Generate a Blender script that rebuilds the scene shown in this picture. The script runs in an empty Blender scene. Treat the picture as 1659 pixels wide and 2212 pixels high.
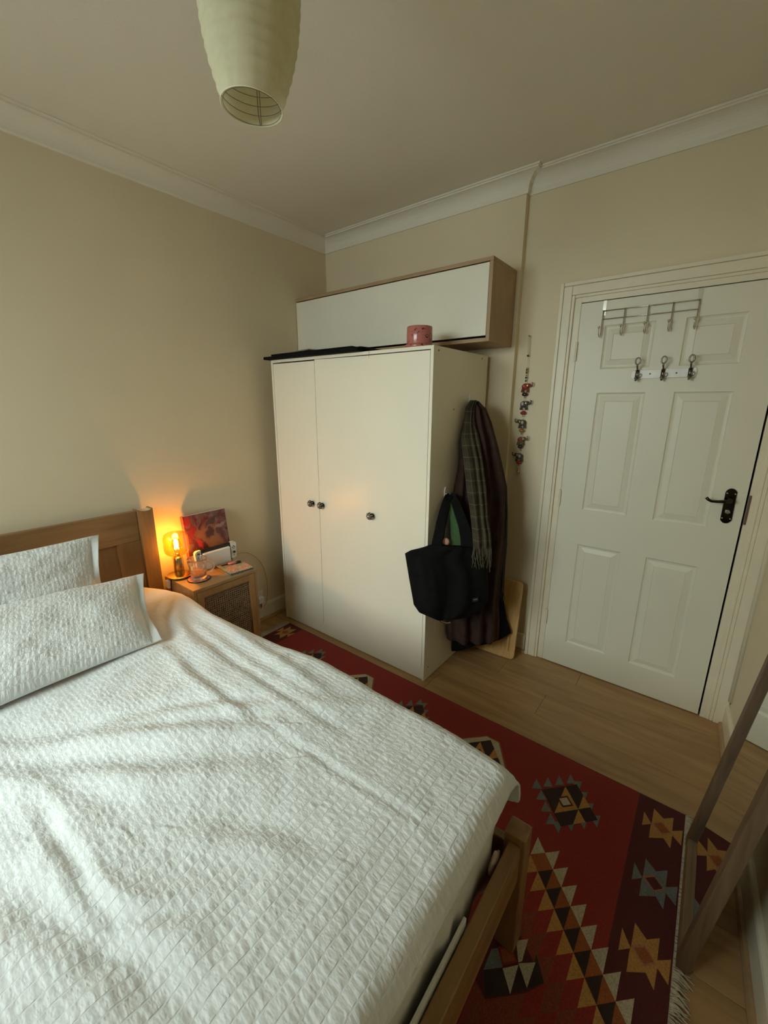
import bpy, math, random
import numpy as np
from mathutils import Vector, Matrix

random.seed(7)
sc = bpy.context.scene
C = sc.collection
PI = math.pi

# ------------------------------------------------------------------ camera
cam_d = bpy.data.cameras.new('camera')
cam = bpy.data.objects.new('camera', cam_d)
C.objects.link(cam)
cam_d.sensor_fit = 'HORIZONTAL'
cam_d.sensor_width = 36.0
cam_d.lens = 36.0 * 899.7 / 1659.0
cam_d.clip_start = 0.02
yaw, pitch, roll = math.radians(38.0686), math.radians(-14.5326), math.radians(0.1946)
F = Vector((-math.sin(yaw) * math.cos(pitch), math.cos(yaw) * math.cos(pitch), math.sin(pitch)))
Rt = F.cross(Vector((0, 0, 1))).normalized()
Up = Rt.cross(F)
R2 = Rt * math.cos(roll) + Up * math.sin(roll)
U2 = Up * math.cos(roll) - Rt * math.sin(roll)
mw = Matrix.Identity(4)
for i in range(3):
    mw[i][0], mw[i][1], mw[i][2] = R2[i], U2[i], -F[i]
mw[0][3], mw[1][3], mw[2][3] = 2.35186, -2.32643, 1.49463
cam.matrix_world = mw
sc.camera = cam

# ------------------------------------------------------------------ sky, daylight, exposure
world = bpy.data.worlds.new('overcast_sky')
sc.world = world
world.use_nodes = True
bg = world.node_tree.nodes['Background']
bg.inputs[0].default_value = (0.80, 0.92, 1.0, 1)
bg.inputs[1].default_value = 2.2

ld = bpy.data.lights.new('window_daylight', 'AREA')
ld.shape = 'RECTANGLE'
ld.size, ld.size_y = 3.0, 2.6
ld.energy = 330
ld.color = (0.90, 1.0, 0.97)
lo = bpy.data.objects.new('window_daylight', ld)
C.objects.link(lo)
lo.location = (0.55, -4.75, 2.75)
lo.rotation_euler = (Vector((1.25, -1.6, 0.9)) - Vector(lo.location)).to_track_quat('-Z', 'Y').to_euler()

sc.view_settings.view_transform = 'Standard'
sc.view_settings.look = 'None'
sc.view_settings.gamma = 1
sc.view_settings.use_curve_mapping = False
sc.view_settings.exposure = 0.05
sc.cycles.max_bounces = 8
sc.cycles.diffuse_bounces = 4
sc.cycles.transparent_max_bounces = 16
sc.cycles.use_denoising = True
sc.cycles.use_adaptive_sampling = True
sc.cycles.adaptive_threshold = 0.12
sc.cycles.adaptive_min_samples = 20
sc.cycles.caustics_reflective = False
sc.cycles.caustics_refractive = False

# ------------------------------------------------------------------ materials
MATS = {}


def nt(name):
    m = bpy.data.materials.new(name)
    m.use_nodes = True
    t = m.node_tree
    return m, t, t.nodes['Principled BSDF']


def mat(name, col, rough=0.6, metal=0.0, var=None, bump=None, spec=None, sheen=0.0):
    """plain procedural paint: var = (scale, amount) colour mottling, bump = (scale, strength)."""
    if name in MATS:
        return MATS[name]
    m, t, b = nt(name)
    b.inputs['Base Color'].default_value = (*col, 1)
    b.inputs['Roughness'].default_value = rough
    b.inputs['Metallic'].default_value = metal
    if spec is not None:
        b.inputs['Specular IOR Level'].default_value = spec
    if sheen:
        b.inputs['Sheen Weight'].default_value = sheen
    tc = t.nodes.new('ShaderNodeTexCoord')
    if var:
        n = t.nodes.new('ShaderNodeTexNoise')
        n.inputs['Scale'].default_value = var[0]
        n.inputs['Detail'].default_value = 4
        t.links.new(tc.outputs['Object'], n.inputs['Vector'])
        r = t.nodes.new('ShaderNodeValToRGB')
        a = var[1]
        r.color_ramp.elements[0].position = 0.3
        r.color_ramp.elements[1].position = 0.7
        r.color_ramp.elements[0].color = (*[c * (1 - a) for c in col], 1)
        r.color_ramp.elements[1].color = (*[min(1, c * (1 + a)) for c in col], 1)
        t.links.new(n.outputs['Fac'], r.inputs['Fac'])
        t.links.new(r.outputs['Color'], b.inputs['Base Color'])
    if bump:
        n = t.nodes.new('ShaderNodeTexNoise')
        n.inputs['Scale'].default_value = bump[0]
        n.inputs['Detail'].default_value = 5
        t.links.new(tc.outputs['Object'], n.inputs['Vector'])
        bp = t.nodes.new('ShaderNodeBump')
        bp.inputs['Strength'].default_value = bump[1]
        bp.inputs['Distance'].default_value = 0.002
        t.links.new(n.outputs['Fac'], bp.inputs['Height'])
        t.links.new(bp.outputs['Normal'], b.inputs['Normal'])
    MATS[name] = m
    return m


def wood(name, dark, light, stretch=(1, 12, 12), scale=3.0, rough=0.5, knots=0.0, rnd=0.0):
    if name in MATS:
        return MATS[name]
    m, t, b = nt(name)
    L = t.links
    tc = t.nodes.new('ShaderNodeTexCoord')
    mp = t.nodes.new('ShaderNodeMapping')
    mp.inputs['Scale'].default_value = stretch
    L.new(tc.outputs['Object'], mp.inputs['Vector'])
    vec = mp.outputs['Vector']
    if rnd:
        oi = t.nodes.new('ShaderNodeObjectInfo')
        ad = t.nodes.new('ShaderNodeVectorMath')
        ad.operation = 'ADD'
        ml = t.nodes.new('ShaderNodeMath')
        ml.operation = 'MULTIPLY'
        ml.inputs[1].default_value = 37.0
        L.new(oi.outputs['Random'], ml.inputs[0])
        L.new(vec, ad.inputs[0])
        L.new(ml.outputs[0], ad.inputs[1])
        vec = ad.outputs[0]
    n = t.nodes.new('ShaderNodeTexNoise')
    n.inputs['Scale'].default_value = scale
    n.inputs['Detail'].default_value = 6
    n.inputs['Distortion'].default_value = 0.6
    L.new(vec, n.inputs['Vector'])
    r = t.nodes.new('ShaderNodeValToRGB')
    r.color_ramp.elements[0].position = 0.32
    r.color_ramp.elements[1].position = 0.66
    r.color_ramp.elements[0].color = (*dark, 1)
    r.color_ramp.elements[1].color = (*light, 1)
    L.new(n.outputs['Fac'], r.inputs['Fac'])
    out = r.outputs['Color']
    if rnd:
        hs = t.nodes.new('ShaderNodeHueSaturation')
        mr = t.nodes.new('ShaderNodeMapRange')
        mr.inputs[3].default_value = 1 - rnd
        mr.inputs[4].default_value = 1 + rnd
        L.new(oi.outputs['Random'], mr.inputs[0])
        L.new(mr.outputs[0], hs.inputs['Value'])
        L.new(out, hs.inputs['Color'])
        out = hs.outputs['Color']
    L.new(out, b.inputs['Base Color'])
    b.inputs['Roughness'].default_value = rough
    bp = t.nodes.new('ShaderNodeBump')
    bp.inputs['Strength'].default_value = 0.12
    bp.inputs['Distance'].default_value = 0.001
    L.new(n.outputs['Fac'], bp.inputs['Height'])
    L.new(bp.outputs['Normal'], b.inputs['Normal'])
    MATS[name] = m
    return m


def thin_glass(name, tint, gloss=0.12, rough=0.02):
    m = bpy.data.materials.new(name)
    m.use_nodes = True
    t = m.node_tree
    t.nodes.remove(t.nodes['Principled BSDF'])
    o = t.nodes['Material Output']
    tr = t.nodes.new('ShaderNodeBsdfTransparent')
    tr.inputs[0].default_value = (*tint, 1)
    gl = t.nodes.new('ShaderNodeBsdfGlossy')
    gl.inputs['Roughness'].default_value = rough
    lw = t.nodes.new('ShaderNodeLayerWeight')
    lw.inputs[0].default_value = 0.35
    ma = t.nodes.new('ShaderNodeMath')
    ma.operation = 'MULTIPLY_ADD'
    ma.inputs[1].default_value = 0.6
    ma.inputs[2].default_value = gloss * 0.3
    t.links.new(lw.outputs['Facing'], ma.inputs[0])
    mx = t.nodes.new('ShaderNodeMixShader')
    t.links.new(ma.outputs[0], mx.inputs[0])
    t.links.new(tr.outputs[0], mx.inputs[1])
    t.links.new(gl.outputs[0], mx.inputs[2])
    t.links.new(mx.outputs[0], o.inputs['Surface'])
    return m


def emit(name, col, s):
    m = bpy.data.materials.new(name)
    m.use_nodes = True
    t = m.node_tree
    t.nodes.remove(t.nodes['Principled BSDF'])
    e = t.nodes.new('ShaderNodeEmission')
    e.inputs[0].default_value = (*col, 1)
    e.inputs[1].default_value = s
    t.links.new(e.outputs[0], t.nodes['Material Output'].inputs['Surface'])
    return m


WALL = mat('wall_paint', (0.74, 0.63, 0.435), 0.75, var=(2.0, 0.025), bump=(160, 0.12))
CEIL = mat('ceiling_paint', (0.79, 0.745, 0.62), 0.85, var=(3, 0.02), bump=(220, 0.25))
COVE = mat('coving_paint', (0.80, 0.75, 0.62), 0.6, bump=(60, 0.08))
TRIM = mat('trim_gloss', (0.76, 0.675, 0.50), 0.4, var=(14, 0.03), bump=(30, 0.08))
DOORW = mat('door_white', (0.73, 0.68, 0.53), 0.42, var=(5, 0.015), bump=(90, 0.06))
MELA = mat('white_melamine', (0.84, 0.78, 0.63), 0.33, var=(4, 0.01), bump=(260, 0.03))
CABW = mat('cabinet_white', (0.78, 0.735, 0.60), 0.4, var=(5, 0.02))
OAK = wood('oak_laminate', (0.30, 0.185, 0.095), (0.43, 0.285, 0.155), (14, 2.0, 1.0), 3.0, 0.5)
OAKH = wood('oak_laminate_long', (0.30, 0.185, 0.095), (0.43, 0.285, 0.155), (1.2, 14, 14), 3.0, 0.5)
PINE = wood('stained_pine', (0.215, 0.112, 0.040), (0.315, 0.178, 0.070), (16, 1.2, 12), 2.2, 0.42)
PINEV = wood('stained_pine_upright', (0.215, 0.112, 0.040), (0.315, 0.178, 0.070), (14, 14, 1.2), 2.2, 0.42)
PINEX = wood('stained_pine_long', (0.215, 0.112, 0.040), (0.315, 0.178, 0.070), (1.2, 14, 14), 2.2, 0.42)
NSW = wood('nightstand_oak', (0.32, 0.185, 0.075), (0.43, 0.265, 0.115), (9, 1.5, 9), 3.0, 0.45)
PLANK = wood('floor_plank', (0.31, 0.170, 0.066), (0.435, 0.26, 0.112), (1.0, 9.0, 1.0), 2.6, 0.42, rnd=0.07)
BAMBOO = wood('bamboo_board', (0.52, 0.30, 0.10), (0.64, 0.39, 0.15), (40, 40, 1.0), 2.0, 0.4)
MIRW = wood('mirror_frame_wood', (0.085, 0.048, 0.024), (0.15, 0.09, 0.046), (30, 30, 2.0), 2.0, 0.5)
MIRWY = wood('mirror_frame_wood_lit', (0.14, 0.085, 0.042), (0.26, 0.165, 0.085), (40, 2.0, 40), 2.0, 0.5)  # rail copy of the frame wood, paler to paint in light falling on it
LINEN = mat('white_cotton', (0.72, 0.735, 0.72), 0.9, var=(9, 0.015), bump=(900, 0.15), sheen=0.15)
def seersucker(pitch):
    m, t, b = nt('seersucker_%d' % int(pitch * 10000))
    L = t.links
    uvn = t.nodes.new('ShaderNodeTexCoord').outputs['UV']
    sp_ = t.nodes.new('ShaderNodeSeparateXYZ')
    L.new(uvn, sp_.inputs[0])

    def mth(op, a, b2=None, c=None):
        n = t.nodes.new('ShaderNodeMath')
        n.operation = op
        for i, q in enumerate((a, b2, c)):
            if q is None:
                continue
            if isinstance(q, (int, float)):
                n.inputs[i].default_value = q
            else:
                L.new(q, n.inputs[i])
        return n.outputs[0]
    wob = t.nodes.new('ShaderNodeTexNoise')
    wob.inputs['Scale'].default_value = 9
    wob.inputs['Detail'].default_value = 1
    L.new(uvn, wob.inputs['Vector'])
    u = mth('ADD', sp_.outputs[0], mth('MULTIPLY', mth('SUBTRACT', wob.outputs['Fac'], 0.5), 0.010))
    q = mth('DIVIDE', u, pitch)
    fr = mth('FRACT', q)
    cell = mth('FLOOR', q)
    dist = mth('ABSOLUTE', mth('SUBTRACT', fr, 0.5))            # 0.5 on the stripe, 0 between
    line = t.nodes.new('ShaderNodeMapRange')
    line.interpolation_type = 'SMOOTHSTEP'
    line.inputs[1].default_value, line.inputs[2].default_value = 0.425, 0.465
    L.new(dist, line.inputs[0])
    body = mth('SUBTRACT', 1.0, line.outputs[0])
    cv = t.nodes.new('ShaderNodeCombineXYZ')
    L.new(mth('MULTIPLY_ADD', fr, 0.9, mth('MULTIPLY', cell, 5.37)), cv.inputs[0])
    L.new(mth('DIVIDE', sp_.outputs[1], 0.0145), cv.inputs[1])
    L.new(mth('MULTIPLY', cell, 1.9), cv.inputs[2])
    pk = t.nodes.new('ShaderNodeTexNoise')
    pk.inputs['Scale'].default_value = 1.0
    pk.inputs['Detail'].default_value = 2.4
    pk.inputs['Roughness'].default_value = 0.55
    L.new(cv.outputs[0], pk.inputs['Vector'])
    ph = mth('MULTIPLY_ADD', pk.outputs['Fac'], 7.0, mth('MULTIPLY', sp_.outputs[1], 2 * PI / 0.0160))
    sn = mth('MULTIPLY_ADD', mth('SINE', ph), 0.055, 0.0)
    hgt = mth('MULTIPLY', body, mth('ADD', sn, mth('MULTIPLY', mth('SUBTRACT', pk.outputs['Fac'], 0.40), 0.75)))
    bp = t.nodes.new('ShaderNodeBump')
    bp.inputs['Strength'].default_value = 0.7
    bp.inputs['Distance'].default_value = 0.0078 if pitch > 0.024 else 0.0095
    if pitch > 0.024:      # pressed flat towards the turned-down head end
        fl = t.nodes.new('ShaderNodeMapRange')
        fl.inputs[1].default_value, fl.inputs[2].default_value = 0.35, 1.0
        fl.inputs[3].default_value, fl.inputs[4].default_value = 0.15, 0.75
        L.new(sp_.outputs[0], fl.inputs[0])
        L.new(fl.outputs[0], bp.inputs['Strength'])
    L.new(hgt, bp.inputs['Height'])
    fine = t.nodes.new('ShaderNodeTexNoise')
    fine.inputs['Scale'].default_value = 900
    L.new(uvn, fine.inputs['Vector'])
    bp2 = t.nodes.new('ShaderNodeBump')
    bp2.inputs['Strength'].default_value = 0.12
    bp2.inputs['Distance'].default_value = 0.001
    L.new(fine.outputs['Fac'], bp2.inputs['Height'])
    L.new(bp.outputs['Normal'], bp2.inputs['Normal'])
    L.new(bp2.outputs['Normal'], b.inputs['Normal'])
    mi = t.nodes.new('ShaderNodeMix')
    mi.data_type = 'RGBA'
    L.new(line.outputs[0], mi.inputs[0])
    mi.inputs[6].default_value = (0.72, 0.735, 0.72, 1)
    mi.inputs[7].default_value = (0.70, 0.715, 0.70, 1)
    L.new(mi.outputs[2], b.inputs['Base Color'])
    b.inputs['Roughness'].default_value = 0.9
    b.inputs['Sheen Weight'].default_value = 0.1
    return m


SEER = seersucker(0.0265)
SEERP = seersucker(0.0235)
SHEET = mat('white_sheet', (0.66, 0.655, 0.61), 0.9, bump=(700, 0.15))
CHROME = mat('chrome', (0.62, 0.58, 0.50), 0.22, 1.0)
DCHROME = mat('black_chrome', (0.06, 0.055, 0.05), 0.12, 1.0)
BRASS = mat('brass', (0.55, 0.36, 0.14), 0.25, 1.0)
BLACKP = mat('black_plastic', (0.012, 0.012, 0.013), 0.4)
WHITEP = mat('white_plastic', (0.78, 0.77, 0.73), 0.35)
BLACKF = mat('black_fabric', (0.0055, 0.0050, 0.0046), 0.9, var=(30, 0.3), bump=(500, 0.3), spec=0.15)
BROWNF = mat('brown_wool', (0.046, 0.0240, 0.0175), 0.95, var=(25, 0.25), bump=(600, 0.4), spec=0.2)


# ------------------------------------------------------------------ mesh helpers
class MB:
    def __init__(s):
        s.v, s.f, s.m, s.uv = [], [], [], None

    def add(s, vs, fs, mi=0):
        o = len(s.v)
        s.v += [tuple(p) for p in vs]
        s.f += [tuple(i + o for i in f) for f in fs]
        s.m += [mi] * len(fs)
        return s

    def box(s, x0, x1, y0, y1, z0, z1, mi=0, T=None):
        vs = [(x, y, z) for x in (x0, x1) for y in (y0, y1) for z in (z0, z1)]
        if T is not None:
            vs = [T @ Vector(p) for p in vs]
        fs = [(0, 1, 3, 2), (4, 6, 7, 5), (0, 4, 5, 1), (2, 3, 7, 6), (0, 2, 6, 4), (1, 5, 7, 3)]
        return s.add(vs, fs, mi)

    def tube(s, pts, r, n=8, mi=0, cap=True, rs=None):
        pts = [Vector(p) for p in pts]
        k = len(pts)
        vs, fs = [], []
        a = None
        for i, p in enumerate(pts):
            d = (pts[min(i + 1, k - 1)] - pts[max(i - 1, 0)]).normalized()
            if a is None:
                a = d.orthogonal().normalized()
            else:
                a = (a - d * a.dot(d))
                a = a.normalized() if a.length > 1e-6 else d.orthogonal().normalized()
            b = d.cross(a)
            rr = rs[i] if rs else r
            for j in range(n):
                t = 2 * PI * j / n
                vs.append(p + (a * math.cos(t) + b * math.sin(t)) * rr)
        for i in range(k - 1):
            for j in range(n):
                q = (j + 1) % n
                fs.append((i * n + j, i * n + q, (i + 1) * n + q, (i + 1) * n + j))
        if cap:
            fs.append(tuple(range(n - 1, -1, -1)))
            fs.append(tuple((k - 1) * n + j for j in range(n)))
        return s.add(vs, fs, mi)

    def lathe(s, prof, n=32, mi=0, T=None, rmod=None, cap=False):
        vs, fs = [], []
        for (r, z) in prof:
            for j in range(n):
                t = 2 * PI * j / n
                rr = r * (rmod(t, z) if rmod else 1)
                p = Vector((rr * math.cos(t), rr * math.sin(t), z))
                vs.append(T @ p if T is not None else p)
        k = len(prof)
        for i in range(k - 1):
            for j in range(n):
                q = (j + 1) % n
                fs.append((i * n + j, i * n + q, (i + 1) * n + q, (i + 1) * n + j))
        if cap:
            fs.append(tuple(range(n - 1, -1, -1)))
            fs.append(tuple((k - 1) * n + j for j in range(n)))
        return s.add(vs, fs, mi)

    def prism(s, poly, h0, h1, mi=0, T=None):
        """poly in the local xy plane, extruded in z."""
        n = len(poly)
        vs = [Vector((x, y, h0)) for x, y in poly] + [Vector((x, y, h1)) for x, y in poly]
        if T is not None:
            vs = [T @ p for p in vs]
        fs = [tuple(range(n - 1, -1, -1)), tuple(range(n, 2 * n))]
        fs += [(i, (i + 1) % n, n + (i + 1) % n, n + i) for i in range(n)]
        return s.add(vs, fs, mi)

    def ball(s, c, r, n=12, k=8, mi=0, sc3=(1, 1, 1)):
        vs, fs = [], []
        for i in range(k + 1):
            a = -PI / 2 + PI * i / k
            for j in range(n):
                t = 2 * PI * j / n
                vs.append((c[0] + r * sc3[0] * math.cos(a) * math.cos(t),
                           c[1] + r * sc3[1] * math.cos(a) * math.sin(t),
                           c[2] + r * sc3[2] * math.sin(a)))
        for i in range(k):
            for j in range(n):
                q = (j + 1) % n
                fs.append((i * n + j, i * n + q, (i + 1) * n + q, (i + 1) * n + j))
        return s.add(vs, fs, mi)

    def build(s, name, mats, parent=None, smooth=False, bevel=0.0, seg=2, auto=None):
        me = bpy.data.meshes.new(name)
        me.from_pydata(s.v, [], s.f)
        mats = mats if isinstance(mats, (list, tuple)) else [mats]
        for m in mats:
            me.materials.append(m)
        if len(mats) > 1:
            me.polygons.foreach_set('material_index', s.m)
        if smooth:
            me.polygons.foreach_set('use_smooth', [True] * len(me.polygons))
        me.update()
        return link(name, me, parent, bevel, seg)


def link(name, me, parent=None, bevel=0.0, seg=2):
    o = bpy.data.objects.new(name, me)
    C.objects.link(o)
    if parent is not None:
        o.parent = parent
        o.matrix_parent_inverse = Matrix.Translation(-parent.location) if not parent.rotation_euler[:] != (0, 0, 0) else parent.matrix_basis.inverted()
    if bevel:
        md = o.modifiers.new('bevel', 'BEVEL')
        md.width = bevel
        md.segments = seg
        md.limit_method = 'ANGLE'
        md.angle_limit = 0.6
        md.harden_normals = False
    return o


def tag(o, label=None, cat=None, group=None, kind=None):
    if label:
        o['label'] = label
    if cat:
        o['category'] = cat
    if group:
        o['group'] = group
    if kind:
        o['kind'] = kind
    return o


def empty(name, loc=(0, 0, 0)):
    o = bpy.data.objects.new(name, None)
    o.empty_display_size = 0.05
    o.location = loc
    C.objects.link(o)
    return o


def thing(name, label, cat, loc=(0, 0, 0), group=None):
    return tag(empty(name, loc), label, cat, group)


def box(name, x0, x1, y0, y1, z0, z1, m, parent=None, bevel=0.0, seg=2):
    return MB().box(x0, x1, y0, y1, z0, z1).build(name, m, parent, bevel=bevel, seg=seg)


def np_mesh(name, V, faces, mats, parent=None, smooth=True, uv=None):
    """V (n,3) float array, faces (k,4) int array."""
    me = bpy.data.meshes.new(name)
    k = len(faces)
    me.vertices.add(len(V))
    me.vertices.foreach_set('co', np.asarray(V, np.float32).ravel())
    me.loops.add(k * 4)
    me.loops.foreach_set('vertex_index', np.asarray(faces, np.int32).ravel())
    me.polygons.add(k)
    me.polygons.foreach_set('loop_start', np.arange(0, k * 4, 4, dtype=np.int32))
    me.polygons.foreach_set('loop_total', np.full(k, 4, np.int32))
    if smooth:
        me.polygons.foreach_set('use_smooth', np.ones(k, bool))
    if uv is not None:
        ul = me.uv_layers.new(name='uv')
        ul.data.foreach_set('uv', np.asarray(uv, np.float32)[np.asarray(faces).ravel()].ravel())
    for m in (mats if isinstance(mats, (list, tuple)) else [mats]):
        me.materials.append(m)
    me.update()
    me.validate()
    return link(name, me, parent)


def grid_faces(nu, nv, wrap=False):
    i = np.arange(nu if wrap else nu - 1)
    j = np.arange(nv - 1)
    I, J = np.meshgrid(i, j, indexing='ij')
    I2 = (I + 1) % nu
    return np.stack([I * nv + J, I2 * nv + J, I2 * nv + J + 1, I * nv + J + 1], -1).reshape(-1, 4)


def vnoise(x, y, seed=0):
    x = np.asarray(x, float)
    y = np.asarray(y, float)
    xi, yi = np.floor(x), np.floor(y)
    fx, fy = x - xi, y - yi
    fx = fx * fx * (3 - 2 * fx)
    fy = fy * fy * (3 - 2 * fy)

    def h(a, b):
        q = np.sin(a * 127.1 + b * 311.7 + seed * 74.7) * 43758.5453
        return q - np.floor(q)
    return ((h(xi, yi) * (1 - fx) + h(xi + 1, yi) * fx) * (1 - fy) +
            (h(xi, yi + 1) * (1 - fx) + h(xi + 1, yi + 1) * fx) * fy) * 2 - 1


# ------------------------------------------------------------------ the room
H = 2.5933
RB = -3.30
ROOM = [(0, 0), (0, RB), (2.79, RB), (2.609, 0.035), (1.4256, 0.035), (1.4256, 0)]


def offset_poly(poly, d):
    n = len(poly)
    out = []
    for i in range(n):
        p0, p1, p2 = Vector(poly[i - 1]), Vector(poly[i]), Vector(poly[(i + 1) % n])
        a, b = (p1 - p0).normalized(), (p2 - p1).normalized()
        na, nb = Vector((-a.y, a.x)), Vector((-b.y, b.x))
        den = 1 + na.dot(nb)
        out.append(p1 + (na + nb) * (d / den))
    return out


def sweep(name, prof, i0, m, parent=None, cut=None):
    """profile (inset, z) carried along wall segment i0 -> i0+1 of the room with mitred ends."""
    n = len(ROOM)
    rows = []
    for d, z in prof:
        op = offset_poly(ROOM, d)
        a, b = op[i0], op[(i0 + 1) % n]
        if cut:
            a0, b0 = Vector(ROOM[i0]), Vector(ROOM[(i0 + 1) % n])
            dr = (b0 - a0).normalized()
            nn = Vector((-dr.y, dr.x))
            if cut[0] is not None:
                a = a0 + dr * cut[0] + nn * d
            if cut[1] is not None:
                b = a0 + dr * cut[1] + nn * d
        rows.append(((a.x, a.y, z), (b.x, b.y, z)))
    vs = [r[0] for r in rows] + [r[1] for r in rows]
    k = len(rows)
    fs = [(i, (i + 1) % k, k + (i + 1) % k, k + i) for i in range(k)]
    fs += [tuple(range(k - 1, -1, -1)), tuple(range(k, 2 * k))]
    o = MB().add(vs, fs).build(name, m, parent)
    tag(o, kind='structure')
    return o


# floor slab and its planks (each its own piece)
floor = box('floor', -0.02, 2.84, RB - 0.02, 0.20, -0.10, -0.012, mat('floor_underlay', (0.10, 0.07, 0.04), 0.9))
tag(floor, kind='structure')
row_starts = {0: 0.68, 1: 0.58, 2: 0.04, 3: 0.85}
PW = 0.18
yrow = 0.067
ri = 0
while yrow > RB:
    y1 = min(yrow, 0.12)
    y0 = max(yrow - PW, RB)
    st = {0: 0.682, 1: 0.30, 2: 0.581, 3: 0.04}.get(ri, (ri * 0.47) % 1.28)
    cuts = [0.0] + [c for c in (st, st + 1.28, st + 2.56) if 0.03 < c < 2.78] + [2.80]
    for a, b in zip(cuts[:-1], cuts[1:]):
        box('plank', a + 0.0006, b - 0.0006, y0 + 0.0006, y1 - 0.0006, -0.012, 0.0, PLANK, floor, bevel=0.0008, seg=1)
    yrow -= PW
    ri += 1

ceil = box('ceiling', -0.1, 2.9, RB - 0.15, 0.25, H, H + 0.08, CEIL)
tag(ceil, kind='structure')
wl = box('wall_left', -0.12, 0.0, RB - 0.12, 0.25, -0.1, H, WALL)
tag(wl, kind='structure')
wb = MB()
wb.box(0.0, 1.4256, 0.0, 0.25, -0.1, H)
wb.box(1.4256, 1.700, 0.035, 0.25, -0.1, H)
wb.box(1.700, 2.540, 0.035, 0.25, 2.008, H)
wb.box(2.540, 2.80, 0.035, 0.25, -0.1, H)
wb.box(1.700, 2.540, 0.19, 0.25, -0.1, 2.008)
tag(wb.build('wall_back', WALL), kind='structure')
wr = MB()
a, b = Vector((2.609, 0.035, 0)), Vector((2.79, RB, 0))
wr.add([(a.x, a.y, -0.1), (b.x, b.y, -0.1), (b.x + 0.12, b.y, -0.1), (a.x + 0.3, a.y, -0.1),
        (a.x, a.y, H), (b.x, b.y, H), (b.x + 0.12, b.y, H), (a.x + 0.3, a.y, H)],
       [(0, 1, 2, 3), (4, 7, 6, 5), (0, 4, 5, 1), (1, 5, 6, 2), (2, 6, 7, 3), (3, 7, 4, 0)])
tag(wr.build('wall_right', WALL), kind='structure')
WX0, WX1, WZ0, WZ1 = 0.28, 1.62, 0.92, 2.28
wf = MB()
wf.box(0, WX0, RB - 0.12, RB, -0.1, H)
wf.box(WX1, 2.82, RB - 0.12, RB, -0.1, H)
wf.box(WX0, WX1, RB - 0.12, RB, -0.1, WZ0)
wf.box(WX0, WX1, RB - 0.12, RB, WZ1, H)
tag(wf.build('wall_front', WALL), kind='structure')
win = tag(empty('window_1', ((WX0 + WX1) / 2, RB - 0.06, WZ0)), kind='structure')
UPVC = mat('window_upvc', (0.8, 0.8, 0.78), 0.3)
for nm, q in (('frame_rail', (WX0, WX1, WZ0, WZ0 + 0.06)), ('frame_rail', (WX0, WX1, WZ1 - 0.06, WZ1)),
              ('frame_stile', (WX0, WX0 + 0.06, WZ0 + 0.06, WZ1 - 0.06)), ('frame_stile', (WX1 - 0.06, WX1, WZ0 + 0.06, WZ1 - 0.06)),
              ('mullion', ((WX0 + WX1) / 2 - 0.035, (WX0 + WX1) / 2 + 0.035, WZ0 + 0.06, WZ1 - 0.06))):
    box(nm, q[0], q[1], RB - 0.09, RB - 0.03, q[2], q[3], UPVC, win, bevel=0.004)
WG = thin_glass('window_glass', (0.97, 0.99, 0.98), 0.05)
for x0, x1 in ((WX0 + 0.06, (WX0 + WX1) / 2 - 0.035), ((WX0 + WX1) / 2 + 0.035, WX1 - 0.06)):
    box('pane', x0, x1, RB - 0.064, RB - 0.058, WZ0 + 0.06, WZ1 - 0.06, WG, win)
box('window_sill', WX0 - 0.04, WX1 + 0.04, RB - 0.03, RB + 0.09, WZ0 - 0.03, WZ0, TRIM, win, bevel=0.006)

# coving along every wall (concave quarter with a bead under the ceiling)
cove = [(-0.002, 2.509), (0.007, 2.509), (0.009, 2.514)]
for i in range(9):
    t = PI / 2 * i / 8
    cove.append((0.074 - 0.064 * math.cos(t), 2.516 + 0.064 * math.sin(t)))
cove += [(0.074, 2.586), (0.082, 2.586), (0.086, H - 0.001), (-0.002, H - 0.001)]
for k in range(6):
    sweep('trim_%d' % (k + 1), cove, k, COVE)
# skirting boards
sk = [(-0.002, -0.005), (0.016, -0.005), (0.016, 0.105), (0.013, 0.112), (0.006, 0.118), (-0.002, 0.118)]
sweep('baseboard_left', sk, 0, TRIM)
sweep('baseboard_back', sk, 5, TRIM)
sweep('baseboard_alcove', sk, 3, TRIM, cut=(0.985, None))
sweep('baseboard_right', sk, 2, TRIM, cut=(None, None))
sweep('baseboard_front', sk, 1, TRIM)
# oak beading along the floor by the door and the right wall
bead = [(0.016, -0.002), (0.031, -0.002), (0.031, 0.006), (0.026, 0.014), (0.018, 0.018), (0.016, 0.018)]
OAKB = wood('oak_beading', (0.34, 0.21, 0.10), (0.45, 0.29, 0.145), (3, 3, 3), 5, 0.45)
sweep('trim_7', bead, 3, OAKB, cut=(0.975, None))
sweep('trim_8', bead, 2, OAKB)
sweep('trim_9', bead, 0, OAKB)

# ------------------------------------------------------------------ door in the back wall
DX0, DX1, DY, DZ = 1.738, 2.5005, 0.0195, 1.972
door = tag(empty('door_1', (2.12, 0.03, 0)), kind='structure')
# architrave mouldings (left, head, right) with a stepped section
ar = MB()


def arch_v(m, xo, xi):
    s_ = 1 if xi > xo else -1
    m.box(min(xo, xo + s_ * 0.018), max(xo, xo + s_ * 0.018), 0.006, 0.036, 0.0, 2.075)
    m.box(min(xo + s_ * 0.018, xi - s_ * 0.014), max(xo + s_ * 0.018, xi - s_ * 0.014), 0.011, 0.036, 0.0, 2.0570)
    m.box(min(xi - s_ * 0.014, xi), max(xi - s_ * 0.014, xi), 0.0145, 0.036, 0.0, 2.0140)


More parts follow.
